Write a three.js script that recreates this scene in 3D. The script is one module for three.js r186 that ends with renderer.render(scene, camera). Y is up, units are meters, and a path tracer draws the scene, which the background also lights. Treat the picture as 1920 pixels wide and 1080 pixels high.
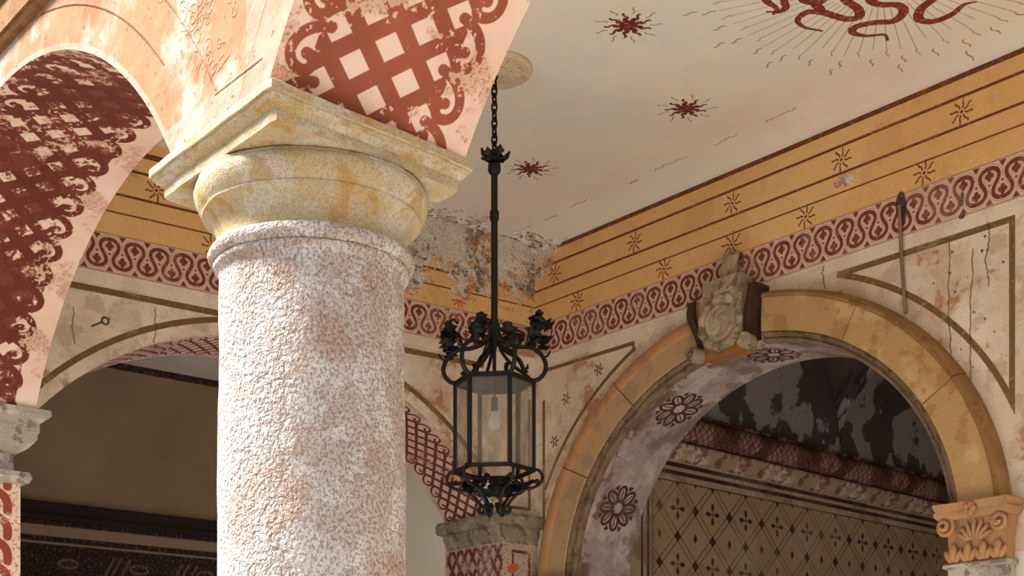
import * as THREE from 'three';
import { mergeGeometries, toCreasedNormals } from 'three/addons/utils/BufferGeometryUtils.js';

// ---------------------------------------------------------------- camera, sky, sun, exposure
// x runs across the portico (away from the courtyard), -z along it, y up, metres.
const scene = new THREE.Scene();
const renderer = new THREE.WebGLRenderer({ antialias: true });
renderer.toneMapping = THREE.LinearToneMapping;
renderer.toneMappingExposure = 1.25;
renderer.shadowMap.enabled = true;
const camera = new THREE.PerspectiveCamera(2 * Math.atan(1403 / 2611) * 180 / Math.PI, 1920 / 2806, 0.05, 200);
camera.setViewOffset(1920, 2806, 0, 0, 1920, 1080);   // level camera with a risen lens: verticals stay vertical
camera.position.set(0, 1.6, 0);
camera.lookAt(0.63567, 1.6, -0.77196);
scene.background = new THREE.Color().setRGB(0.86, 0.94, 1.04);
const sun = new THREE.DirectionalLight(new THREE.Color().setRGB(1.0, 0.95, 0.88), 13);
sun.position.set(2 - 7.6, 2 + 11.5, -3.4 - 6); sun.target.position.set(2, 2, -3.4);
sun.castShadow = true; sun.shadow.radius = 36;   // hazy sun
  sun.shadow.mapSize.set(2048, 2048);
Object.assign(sun.shadow.camera, { left: -14, right: 14, top: 14, bottom: -14, near: 0.5, far: 50 });
scene.add(sun, sun.target);

// ---------------------------------------------------------------- helpers
const TAU = Math.PI * 2, clamp = (x, a = 0, b = 1) => Math.min(b, Math.max(a, x)), mix = (a, b, t) => a + (b - a) * t;
const sstep = (a, b, x) => { const t = clamp((x - a) / (b - a)); return t * t * (3 - 2 * t); };
const rng = (s) => () => { s |= 0; s = s + 0x6D2B79F5 | 0; let t = Math.imul(s ^ s >>> 15, 1 | s); t = t + Math.imul(t ^ t >>> 7, 61 | t) ^ t; return ((t ^ t >>> 14) >>> 0) / 4294967296; };
const NS = 512;
function fbmTile(seed, base, oct, gain = 0.5) {
  const out = new Float32Array(NS * NS), R = rng(seed); let amp = 1;
  for (let o = 0; o < oct; o++) {
    const per = Math.min(NS, base << o), A = new Float32Array(per * per).map(() => R() * TAU), GX = A.map(Math.cos), GY = A.map(Math.sin), k = per / NS;
    for (let y = 0; y < NS; y++) {
      const fy = y * k, y0 = fy | 0, ty = fy - y0, wy = ty * ty * (3 - 2 * ty), r0 = y0 * per, r1 = ((y0 + 1) % per) * per;
      for (let x = 0; x < NS; x++) {
        const fx = x * k, x0 = fx | 0, tx = fx - x0, wx = tx * tx * (3 - 2 * tx), x1 = (x0 + 1) % per;
        out[y * NS + x] += amp * mix(mix(GX[r0 + x0] * tx + GY[r0 + x0] * ty, GX[r0 + x1] * (tx - 1) + GY[r0 + x1] * ty, wx), mix(GX[r1 + x0] * tx + GY[r1 + x0] * (ty - 1), GX[r1 + x1] * (tx - 1) + GY[r1 + x1] * (ty - 1), wx), wy);
      }
    }
    amp *= gain;
  }
  let m = 0, v = 0; for (const a of out) m += a; m /= out.length; for (const a of out) v += (a - m) ** 2; v = Math.sqrt(v / out.length);
  return out.map((a) => clamp((a - m) / (v * 4.4) + 0.5));
}
const NA = fbmTile(11, 4, 7, 0.55), NB = fbmTile(23, 4, 7, 0.62), NF = fbmTile(37, 48, 3, 0.7), NR = fbmTile(41, 4, 6, 0.5).map((a) => 1 - Math.abs(a - 0.5) * 2);
const at = (N, x, y) => {      // x, y in tiles
  x = (x - Math.floor(x)) * NS; y = (y - Math.floor(y)) * NS; const x0 = x | 0, y0 = y | 0, tx = x - x0, ty = y - y0, x1 = (x0 + 1) & 511, y1 = (y0 + 1) & 511;
  return mix(mix(N[y0 * NS + x0], N[y0 * NS + x1], tx), mix(N[y1 * NS + x0], N[y1 * NS + x1], tx), ty);
};
// a painted surface: window [s0,s1] x [t0,t1] in metres; draw(ctx) paints in metres (y up); shade(s,t,paint,o) gives o = [r,g,b,height]
function surfaceMap({ s0, s1, t0, t1, ppm, draw, shade, bump = false }) {
  ppm = Math.min(ppm, 2046 / (s1 - s0), 2046 / (t1 - t0));
  const w = Math.round((s1 - s0) * ppm), h = Math.round((t1 - t0) * ppm), cv = document.createElement('canvas'); cv.width = w; cv.height = h;
  const c = cv.getContext('2d'); c.setTransform(ppm, 0, 0, -ppm, -s0 * ppm, t1 * ppm); c.lineCap = 'round'; c.lineJoin = 'round';
  if (draw) draw(c);
  const p = c.getImageData(0, 0, w, h).data, px = new Uint8Array(w * h * 4), bp = bump ? new Uint8Array(w * h * 4) : null, o = [0, 0, 0, 0.5], q = [0, 0, 0, 0];
  for (let y = 0; y < h; y++) for (let x = 0; x < w; x++) {
    const i = (y * w + x) * 4, j = ((h - 1 - y) * w + x) * 4;
    q[0] = p[i]; q[1] = p[i + 1]; q[2] = p[i + 2]; q[3] = p[i + 3] / 255; o[3] = 0.5;
    shade(s0 + (x + 0.5) / ppm, t1 - (y + 0.5) / ppm, q, o);
    px[j] = clamp(o[0], 0, 255); px[j + 1] = clamp(o[1], 0, 255); px[j + 2] = clamp(o[2], 0, 255); px[j + 3] = 255;
    if (bp) { bp[j] = bp[j + 1] = bp[j + 2] = clamp(o[3] * 255, 0, 255); bp[j + 3] = 255; }
  }
  const mk = (d, srgb) => { const t = new THREE.DataTexture(d, w, h); t.wrapS = t.wrapT = THREE.RepeatWrapping; t.magFilter = THREE.LinearFilter; t.minFilter = THREE.LinearMipmapLinearFilter; t.generateMipmaps = true; if (srgb) t.colorSpace = THREE.SRGBColorSpace; t.needsUpdate = true; return t; };
  return { map: mk(px, true), bumpMap: bp ? mk(bp, false) : null, uv: (s, t) => [(s - s0) / (s1 - s0), (t - t0) / (t1 - t0)] };
}
const mat = (S, o = {}) => new THREE.MeshStandardMaterial({ roughness: 0.92, bumpScale: 0.003, ...(S ? { map: S.map, ...(S.bumpMap ? { bumpMap: S.bumpMap } : {}) } : {}), ...o });
const lay = (o, c, k) => { o[0] = mix(o[0], c[0], k); o[1] = mix(o[1], c[1], k); o[2] = mix(o[2], c[2], k); };
const P = (U, Y, V) => [U, Y, -V];

function grid(nu, nv, pos, uv) {          // pos(u,v), u,v in 0..1
  const p = [], t = [], ix = [];
  for (let j = 0; j <= nv; j++) for (let i = 0; i <= nu; i++) { p.push(...pos(i / nu, j / nv)); t.push(...(uv ? uv(i / nu, j / nv) : [i / nu, j / nv])); }
  for (let j = 0; j < nv; j++) for (let i = 0; i < nu; i++) { const a = j * (nu + 1) + i, b = a + 1, c = a + nu + 1, d = c + 1; ix.push(a, b, d, a, d, c); }
  const g = new THREE.BufferGeometry(); g.setAttribute('position', new THREE.Float32BufferAttribute(p, 3)); g.setAttribute('uv', new THREE.Float32BufferAttribute(t, 2)); g.setIndex(ix); g.computeVertexNormals(); return g;
}
function flat(poly, pos, uv) {            // polygon [[s,t]..] -> flat face
  const sh = new THREE.Shape(poly.map(([a, b]) => new THREE.Vector2(a, b))), g = new THREE.ShapeGeometry(sh), a = g.attributes.position, t = g.attributes.uv;
  for (let i = 0; i < a.count; i++) { const s = a.getX(i), y = a.getY(i); a.setXYZ(i, ...pos(s, y)); t.setXY(i, ...uv(s, y)); }
  g.computeVertexNormals(); return g;
}
function loft(rings, caps = true, crease = 0.6) {   // closed rings of points, joined
  const n = rings[0].length, p = [], t = [], ix = []; let v = 0;
  rings.forEach((r, j) => {
    if (j) v += Math.hypot(r[0][0] - rings[j - 1][0][0], r[0][1] - rings[j - 1][0][1], r[0][2] - rings[j - 1][0][2]);
    let u = 0;
    for (let i = 0; i <= n; i++) { const a = r[i % n]; if (i) { const b = r[i - 1]; u += Math.hypot(a[0] - b[0], a[1] - b[1], a[2] - b[2]); } p.push(...a); t.push(u, v); }
  });
  for (let j = 0; j < rings.length - 1; j++) for (let i = 0; i < n; i++) { const a = j * (n + 1) + i, b = a + 1, c = a + n + 1, d = c + 1; ix.push(a, b, d, a, d, c); }
  if (caps) for (const j of [0, rings.length - 1]) {
    const r = rings[j], k = p.length / 3, c = r.reduce((s, a) => [s[0] + a[0] / n, s[1] + a[1] / n, s[2] + a[2] / n], [0, 0, 0]);
    p.push(...c); t.push(c[0], c[2]); for (const a of r) { p.push(...a); t.push(a[0], a[2]); }
    for (let i = 0; i < n; i++) { const a = k + 1 + i, b = k + 1 + (i + 1) % n; j ? ix.push(k, a, b) : ix.push(k, b, a); }
  }
  const g = new THREE.BufferGeometry(); g.setAttribute('position', new THREE.Float32BufferAttribute(p, 3)); g.setAttribute('uv', new THREE.Float32BufferAttribute(t, 2)); g.setIndex(ix);
  const c = g.toNonIndexed(); c.computeVertexNormals(); return toCreasedNormals(c, crease);
}
function boxUV(g, k = 1) {                // uv in metres from the dominant axis of each face
  g = g.index ? g.toNonIndexed() : g; const a = g.attributes.position, t = new Float32Array(a.count * 2), A = new THREE.Vector3(), B = new THREE.Vector3(), C = new THREE.Vector3();
  for (let i = 0; i < a.count; i += 3) {
    A.fromBufferAttribute(a, i); B.fromBufferAttribute(a, i + 1); C.fromBufferAttribute(a, i + 2); const n = B.clone().sub(A).cross(C.clone().sub(A)), x = Math.abs(n.x), y = Math.abs(n.y), z = Math.abs(n.z);
    [A, B, C].forEach((q, j) => { const [s, r] = x > y && x > z ? [q.z, q.y] : y > z ? [q.x, q.z] : [q.x, q.y]; t[(i + j) * 2] = s * k; t[(i + j) * 2 + 1] = r * k; });
  }
  g.setAttribute('uv', new THREE.BufferAttribute(t, 2)); return g;
}
const box = (u0, u1, y0, y1, v0, v1, k = 1) => { const g = new THREE.BoxGeometry(u1 - u0, y1 - y0, v1 - v0); g.translate((u0 + u1) / 2, (y0 + y1) / 2, -(v0 + v1) / 2); return boxUV(g, k); };
const crisp = (g, a = 0.4) => toCreasedNormals(boxUV(g), a);
const tube = (pts, r, seg = 40, rad = 8) => new THREE.TubeGeometry(new THREE.CatmullRomCurve3(pts.map((p) => new THREE.Vector3(...p))), seg, r, rad);
const lathe = (prof, seg = 64) => new THREE.LatheGeometry(prof.map(([r, y]) => new THREE.Vector2(r, y)), seg);
const merge = (a) => mergeGeometries(a.map((g) => { g = g.index ? g.toNonIndexed() : g; for (const k of Object.keys(g.attributes)) if (!['position', 'normal', 'uv'].includes(k)) g.deleteAttribute(k); return g; }));
const taken = {};
const numbered = (n) => { const k = taken[n] = (taken[n] ?? -1) + 1; return k ? n + '_' + String(k).padStart(3, '0') : n; };
function part(name, g, m, parent) { const o = new THREE.Mesh(g, m); o.name = name; o.castShadow = o.receiveShadow = true; parent.add(o); return o; }
function tag(o, label, category, extra = {}) { o.userData = { label, category, ...extra }; return o; }
function thing(name, label, category, extra, pos = [0, 0, 0]) { const o = new THREE.Group(); o.name = numbered(name); o.position.set(...pos); scene.add(o); return tag(o, label, category, extra); }
function struct(name, g, m, label, category) { return tag(part(name, g, m, scene), label, category, { kind: 'structure' }); }

// ---------------------------------------------------------------- stone and plaster that tile (1 m)
const stoneMap = (ppm, shade, bump = true, size = 1) => surfaceMap({ s0: 0, s1: size, t0: 0, t1: size, ppm: ppm / size, bump, shade: (s, t, p, o) => shade(s / size, t / size, o) });
const granite = stoneMap(1024, (s, t, o) => {
  const a = at(NA, s, t), b = at(NB, s * 2, t * 2), f = at(NF, s * 1, t * 1), f2 = at(NF, s * 3 + 0.3, t * 3), f3 = at(NF, s * 2 + 0.2, t * 2), pit = sstep(0.58, 0.85, f3), speck = sstep(0.8, 0.92, f2);
  o[0] = 188; o[1] = 172; o[2] = 162; lay(o, [208, 199, 194], sstep(0.4, 0.7, b)); lay(o, [172, 138, 118], sstep(0.55, 0.85, a) * 0.5);
  lay(o, [136, 116, 106], pit * 0.4); lay(o, [84, 68, 60], speck * 0.5); o[3] = 0.5 + 0.45 * (f - 0.5) + 0.25 * (b - 0.5) - 0.25 * pit + 0.12 * (f2 - 0.5);
});
const capStone = stoneMap(1024, (s, t, o) => {
  const a = at(NA, s * 2, t * 2), b = at(NB, s, t), f = at(NF, s * 2, t * 2), f2 = at(NF, s * 6 + 0.1, t * 6 + 0.4), pit = sstep(0.68, 0.88, f2);
  o[0] = 186; o[1] = 168; o[2] = 134; lay(o, [184, 150, 94], sstep(0.52, 0.78, a) * 0.6); lay(o, [196, 188, 174], sstep(0.52, 0.72, b) * 0.85); lay(o, [168, 128, 70], sstep(0.7, 0.85, a) * 0.5);
  lay(o, [104, 86, 60], pit * 0.45); lay(o, [146, 130, 100], sstep(0.5, 0.9, f) * 0.4); o[3] = 0.5 + 0.3 * (b - 0.5) - 0.3 * pit + 0.25 * (f - 0.5);
});
const ochreStone = stoneMap(768, (s, t, o) => {
  const a = at(NA, s, t), b = at(NB, s * 2, t * 2), f = at(NF, s * 2, t * 2), pit = sstep(0.6, 0.9, at(NF, s * 6, t * 6 + 0.2));
  o[0] = 184; o[1] = 150; o[2] = 100; lay(o, [200, 170, 120], sstep(0.5, 0.8, a)); lay(o, [158, 112, 62], sstep(0.55, 0.85, b) * 0.6); lay(o, [142, 106, 62], pit * 0.5);
  o[3] = 0.5 + 0.3 * (f - 0.5) - 0.3 * pit;
});
const orangeStone = stoneMap(768, (s, t, o) => {
  const a = at(NA, s + 0.2, t), b = at(NB, s * 2, t * 2), f = at(NF, s * 2, t * 2), pit = sstep(0.6, 0.9, at(NF, s * 6, t * 6 + 0.2));
  o[0] = 194; o[1] = 146; o[2] = 104; lay(o, [208, 150, 102], sstep(0.5, 0.8, a)); lay(o, [160, 124, 88], sstep(0.55, 0.85, b) * 0.7); lay(o, [120, 86, 58], pit * 0.5);
  o[3] = 0.5 + 0.3 * (f - 0.5) - 0.3 * pit;
});
const tanStone = stoneMap(512, (s, t, o) => { const a = at(NA, s, t), b = at(NB, s * 2, t * 2), pit = sstep(0.6, 0.9, at(NF, s * 6, t * 6)); o[0] = 182; o[1] = 152; o[2] = 114; lay(o, [194, 152, 106], sstep(0.45, 0.75, a)); lay(o, [160, 134, 102], sstep(0.5, 0.85, b) * 0.7); lay(o, [136, 108, 78], pit * 0.5); o[3] = 0.5 + 0.3 * (b - 0.5) - 0.3 * pit; });
const greyStone = stoneMap(768, (s, t, o) => {
  const a = at(NA, s * 2, t * 2), b = at(NB, s * 3, t * 3), f = at(NF, s * 4, t * 4), d = sstep(0.62, 0.85, b);
  o[0] = 176; o[1] = 164; o[2] = 150; lay(o, [206, 198, 186], sstep(0.5, 0.75, a) * 0.8); lay(o, [110, 100, 90], d * 0.7); lay(o, [80, 70, 62], sstep(0.74, 0.86, f) * 0.5); o[3] = 0.5 + 0.5 * (f - 0.5) - 0.4 * d;
});
const plaster = stoneMap(512, (s, t, o) => {
  const a = at(NA, s, t), b = at(NB, s, t), f = at(NF, s, t); o[0] = 196; o[1] = 176; o[2] = 156; lay(o, [210, 196, 180], a); lay(o, [170, 146, 126], sstep(0.6, 0.9, b) * 0.7); lay(o, [120, 100, 84], sstep(0.78, 0.9, f) * 0.5); o[3] = 0.5 + 0.4 * (f - 0.5);
});
const paleStone = stoneMap(256, (s, t, o) => { const a = at(NA, s, t), f = at(NF, s, t); o[0] = 238; o[1] = 234; o[2] = 226; lay(o, [226, 222, 214], a); lay(o, [200, 194, 186], sstep(0.66, 0.8, f) * 0.6); }, false);
const whitewash = stoneMap(256, (s, t, o) => { const a = at(NA, s, t); o[0] = 226; o[1] = 216; o[2] = 202; lay(o, [214, 202, 186], a); }, false);
const M = {
  granite: mat(granite, { bumpScale: 0.014, roughness: 0.85 }), cap: mat(capStone, { bumpScale: 0.0035 }), ochre: mat(ochreStone, { bumpScale: 0.004 }), orange: mat(orangeStone, { bumpScale: 0.004 }), edge: mat(ochreStone, { color: 0xcabca8, bumpScale: 0.006 }), tan: mat(tanStone, { color: 0xffffff, bumpScale: 0.004 }),
  grey: mat(greyStone, { bumpScale: 0.006 }), plaster: mat(plaster, { bumpScale: 0.003 }), white: mat(whitewash),
  ring: mat(greyStone, { color: 0xb59c84, bumpScale: 0.004 }), keystone: mat(greyStone, { color: 0xecdfcc, bumpScale: 0.003 }), brownPaint: mat(ochreStone, { color: 0x5a4840, bumpScale: 0.003 }),
  paving: mat(paleStone), iron: new THREE.MeshStandardMaterial({ color: 0x100e0c, roughness: 0.6, metalness: 0.25 }), terracotta: mat(tanStone, { color: 0xffe9da, bumpScale: 0.004 }),
};

// ---------------------------------------------------------------- colours of the wall paint
const C = { yellow: [214, 160, 94], yellow2: [222, 172, 108], brown: 'rgb(104,52,24)', red: 'rgb(112,54,40)', pink: [212, 176, 160], pale: [206, 186, 166], olive: 'rgb(112,84,48)', white: [216, 206, 194] };
const FR0 = 4.12, FR1 = 4.325, FP = 0.1368;
const meander = (() => {                  // a sine-generated curve: the serpentine ribbon, one period long
  const run = (w) => { const n = 200, pt = [[0, 0]]; for (let i = 0; i < n; i++) { const a = w * Math.cos(TAU * (i + 0.5) / n); pt.push([pt[i][0] + Math.cos(a) / n, pt[i][1] + Math.sin(a) / n]); } const ys = pt.map((q) => q[1]); return { pt, L: pt[n][0], A: (Math.max(...ys) - Math.min(...ys)) / 2, m: (Math.max(...ys) + Math.min(...ys)) / 2 }; };
  const r = run(1.97); return r.pt.map(([x, y]) => [x / r.L * FP, (y - r.m) / r.A * 0.074]);
})();
function frieze(c, s0, s1, gap = []) {    // ribbon, flowers, dots and corner triangles on a pink ground
  const ym = (FR0 + FR1) / 2; c.fillStyle = 'rgb(214,184,168)'; c.fillRect(s0, FR0, s1 - s0, FR1 - FR0);
  const line = (w, col) => { c.lineWidth = w; c.strokeStyle = col; c.beginPath(); for (let k = Math.floor(s0 / FP) - 1; k * FP < s1 + FP; k++) meander.forEach(([x, y], i) => (i || k > Math.floor(s0 / FP) - 1 ? c.lineTo(k * FP + x, ym + y) : c.moveTo(k * FP + x, ym + y))); c.stroke(); };
  line(0.036, 'rgb(160,96,84)'); line(0.032, 'rgb(226,198,184)'); line(0.0205, C.red);
  const flower = (x, y, d) => { c.fillStyle = C.red; c.beginPath(); const r = 0.0235; for (let i = 0; i <= 40; i++) { const a = TAU * i / 40, q = r * (0.62 + 0.38 * Math.abs(Math.cos(2 * a)) ** 0.8); c.lineTo(x + Math.cos(a) * q, y + d * Math.sin(a) * q * 1.1); } c.fill(); c.beginPath(); c.arc(x, y - d * 0.042, 0.006, 0, TAU); c.fill(); };
  for (let k = Math.floor(s0 / FP) - 1; k * FP < s1 + FP; k++) {
    const top = k * FP + FP * 0.25, bot = top + FP / 2; flower(top, ym + 0.038, 1); flower(bot, ym - 0.038, -1);
    c.fillStyle = C.red; for (const [x, y, d] of [[bot, FR1 - 0.006, -1], [top, FR0 + 0.006, 1]]) { c.beginPath(); c.moveTo(x - 0.02, y); c.lineTo(x + 0.02, y); c.lineTo(x, y + d * 0.03); c.fill(); }
  }
  c.strokeStyle = 'rgb(150,86,74)'; c.lineWidth = 0.004; for (const y of [FR0, FR1]) { c.beginPath(); c.moveTo(s0, y); c.lineTo(s1, y); c.stroke(); }
}
function wavy(c, x, y, a, r0, r1, w, amp) { const n = 10; c.lineWidth = w; c.beginPath(); for (let i = 0; i <= n; i++) { const r = mix(r0, r1, i / n), d = amp * Math.sin(i / n * TAU * 0.9); const X = x + Math.cos(a) * r - Math.sin(a) * d, Y = y + Math.sin(a) * r + Math.cos(a) * d; i ? c.lineTo(X, Y) : c.moveTo(X, Y); } c.stroke(); }
function bandLines(c, s0, s1) {
  c.fillStyle = C.brown; for (const [y, w] of [[4.785, 0.03], [4.686, 0.014], [4.545, 0.013], [4.446, 0.008]]) c.fillRect(s0, y - w / 2, s1 - s0, w);
}
function bandStar(c, s, y, k = 1) { c.strokeStyle = C.brown; for (let i = 0; i < 8; i++) { const a = TAU * i / 8 + 0.2; wavy(c, s, y, a, 0.02, 0.06 * k, 0.0075, 0.0035); } c.fillStyle = C.brown; c.beginPath(); c.arc(s, y, 0.008, 0, TAU); c.fill(); }
const flake = (s, t, th, k = 1) => sstep(th, th + 0.07, at(NB, s * 0.9 * k + 0.13, t * 0.9 * k)) * 0.7 + 0.3 * sstep(0.62, 0.72, at(NF, s * 1.3, t * 1.3));
// what the painted walls share: plaster, yellow band, frieze, peeling by a given amount
function wallShade(peel) {
  return (s, t, p, o) => {
    const a = at(NA, s * 0.4, t * 0.4), b = at(NB, s * 0.8 + 0.3, t * 0.8), f = at(NF, s * 1.5, t * 1.5), g = at(NF, s * 0.7, t * 0.7 + 0.2);
    const top = t > FR1; if (top) { o[0] = 222; o[1] = 174; o[2] = 116; lay(o, [228, 184, 128], sstep(0.35, 0.8, a)); lay(o, [200, 150, 96], sstep(0.55, 0.9, b) * 0.35); }
    else { const b2 = at(NB, s * 1.7 + 0.6, t * 1.7), b3 = at(NA, s * 1.1 + 0.2, t * 1.1); o[0] = 210; o[1] = 190; o[2] = 168; lay(o, [226, 210, 192], sstep(0.4, 0.75, a)); lay(o, [182, 154, 128], sstep(0.5, 0.85, b) * 0.6); lay(o, [170, 146, 126], sstep(0.62, 0.9, b2) * 0.5); lay(o, [214, 204, 194], sstep(0.66, 0.74, b3) * 0.5); lay(o, [172, 112, 76], sstep(0.66, 0.8, b) * sstep(0.54, 0.66, b2) * 0.7 * (t < 4.0 ? 1 : 0)); if (t > 4.05 && t < FR0) lay(o, [224, 212, 198], 0.6); }
    if (p[3] > 0.02) { const k = p[3] * (1 - (top ? 0.15 : 0.25) * sstep(0.7, 0.85, b) - 0.2 * sstep(0.7, 0.9, f)); lay(o, p, clamp(k)); }
    lay(o, [232, 212, 192], sstep(0.8, 0.9, g) * 0.25); lay(o, [110, 84, 64], sstep(0.84, 0.94, f) * (top ? 0.1 : 0.18));
    o[3] = 0.55 + 0.12 * (f - 0.5);
    const q = peel(s, t);
    if (q > 0) {
      const e = at(NB, s * 1.1, t * 1.6) * 0.65 + at(NF, s * 0.5, t * 0.5) * 0.35, k = sstep(0.52, 0.6, e * 0.6 + q * 0.6);
      if (k > 0) {
        const n1 = at(NB, s * 1.4 + 0.4, t * 2.0), n2 = at(NF, s * 1.6, t * 1.6), n3 = at(NB, s * 2.3, t * 3.1 + 0.2), w = [176, 146, 126]; lay(w, [206, 196, 186], sstep(0.4, 0.7, n1)); lay(w, [138, 122, 108], sstep(0.5, 0.75, n3) * 0.85); lay(w, [206, 150, 92], sstep(0.66, 0.72, at(NA, s * 1.9, t * 1.6)) * 0.9);
        lay(w, [84, 66, 54], sstep(0.66, 0.8, n2 * 0.6 + n3 * 0.4) * 0.8); lay(w, [226, 220, 212], Math.max(sstep(0.62, 0.72, at(NB, s * 3.3, t * 3.3 + 0.6)) * 0.8, sstep(0.5, 0.66, at(NB, s * 1.1 + 0.7, t * 1.3 + 0.1) + (t > 4.64 ? 0.14 : 0)) * 0.75)); lay(o, w, k); o[3] = 0.3 + 0.3 * n1 - 0.25 * sstep(0.62, 0.75, n2);
      }
    }
  };
}

// ---------------------------------------------------------------- the large structure
const UW = 5.835, CEIL = 4.86, ROOF = 6.5, U1 = 1.75, U2 = 2.38, vB = (U) => 6.853 + 0.07 * (UW - U);
const circ = (c, yc, r, y0, y1, n = 64) => { const a0 = Math.PI - Math.asin((y0 - yc) / r), a1 = Math.asin((y1 - yc) / r); return Array.from({ length: n + 1 }, (_, i) => { const a = mix(a0, a1, i / n); return [c + Math.cos(a) * r, yc + Math.sin(a) * r]; }); };
const elli = (c, y0, a, b, n = 72) => Array.from({ length: n + 1 }, (_, i) => { const t = Math.PI * (1 - i / n); return [c + Math.cos(t) * a, y0 + Math.sin(t) * b]; });
const lengths = (pts) => { const L = [0]; for (let i = 1; i < pts.length; i++) L.push(L[i - 1] + Math.hypot(pts[i][0] - pts[i - 1][0], pts[i][1] - pts[i - 1][1])); return L; };
// the underside of an arch (with jambs when the path has them): path in (s,t), depth d in metres; uv in (arc length, depth)
function soffit(path, pos, depth, S) {
  const L = lengths(path), n = path.length - 1;
  return grid(n, 6, (u, v) => { const i = Math.round(u * n); return pos(path[i][0], path[i][1], v * depth); }, (u, v) => S.uv(L[Math.round(u * n)], v * depth));
}
// painted lattice of an arch underside: red bands leave pale diamonds, chains of loops run along both edges
function lattice(c, L, W, { pitch = 0.105, band = 0.044, margin = 0.025, margin2 = 0.07, chain = 0.09, red = 'rgb(148,78,56)' } = {}) {
  c.fillStyle = red; c.strokeStyle = red; const a = margin + chain * 0.75, b = W - margin2 - chain * 0.75;
  c.save(); c.beginPath(); c.rect(-1, a, L + 2, b - a); c.clip(); c.lineWidth = band; c.lineCap = 'butt';
  for (let x = -W * 2; x < L + W * 2; x += pitch * 1.3) { c.beginPath(); c.moveTo(x, a); c.lineTo(x + (b - a) * 0.85, b); c.stroke(); c.beginPath(); c.moveTo(x, b); c.lineTo(x + (b - a) * 0.85, a); c.stroke(); }
  c.restore(); c.lineCap = 'round'; c.lineWidth = band * 0.66;
  for (const [y, d] of [[margin + chain / 2, 1], [W - margin2 - chain / 2, -1]]) for (let x = 0; x < L + 0.1; x += pitch * 1.3) {
    const q = pitch * 1.3; c.beginPath(); c.moveTo(x - q * 0.45, y + d * chain * 0.55); c.bezierCurveTo(x - q * 0.35, y - d * chain * 0.5, x + q * 0.35, y - d * chain * 0.75, x + q * 0.42, y); c.bezierCurveTo(x + q * 0.45, y + d * chain * 0.4, x + q * 0.1, y + d * chain * 0.4, x + q * 0.12, y + d * chain * 0.05); c.stroke();
  }
}
function latticeMap(L, W, ppm, worn, opt, dark = 0) {
  return surfaceMap({ s0: 0, s1: L, t0: 0, t1: W, ppm, bump: true, draw: (c) => lattice(c, L, W, opt), shade: (s, t, p, o) => {
    const a = at(NA, s * 0.9, t * 0.9), b = at(NB, s * 1.3, t * 1.3 + 0.4), f = at(NF, s * 1.1, t * 1.1), f2 = at(NF, s * 2.3, t * 2.3);
    o[0] = 222; o[1] = 188; o[2] = 170; lay(o, [232, 208, 192], a); lay(o, [196, 150, 128], sstep(0.55, 0.8, b) * 0.6);
    const k = p[3] * (1 - 0.9 * sstep(worn, worn + 0.08, b * 0.5 + f * 0.5)); lay(o, [mix(p[0] - 16, p[0] + 12, a), mix(p[1] - 12, p[1] + 10, a), mix(p[2] - 10, p[2] + 8, a)], k);
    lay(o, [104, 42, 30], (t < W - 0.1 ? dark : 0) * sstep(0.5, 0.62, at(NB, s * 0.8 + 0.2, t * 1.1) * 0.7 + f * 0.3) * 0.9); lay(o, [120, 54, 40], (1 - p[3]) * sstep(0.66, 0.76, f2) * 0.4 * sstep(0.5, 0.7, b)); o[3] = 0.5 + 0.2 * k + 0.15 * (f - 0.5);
  } });
}

// floor and courtyard ground
struct('floor', merge([box(U1 - 0.3, 6.2, -0.3, 0, -25, 7.4), box(6.2, 14, -0.3, 0, -25, 7.4), box(8.9, 14, -0.3, 0, 7.4, 14)]), M.paving, 'pale stone floor of the portico', 'floor');
struct('floor_corridor', box(U1 - 0.3, 8.9, -0.3, 0, 7.4, 14), mat(orangeStone, { color: 0x8a6a58 }), 'dark tiled floor of the corridor beyond the end arch', 'floor');
struct('ground', box(-25, U1 - 0.3, -0.3, -0.02, -25, 14), mat(greyStone, { color: 0x8c8274 }), 'dark cobbled ground of the courtyard', 'ground');
struct('roof', box(U1, 11.5, ROOF, ROOF + 0.25, -3.4, 11.7), M.plaster, 'flat slab closing the building above the portico', 'roof');

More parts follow.
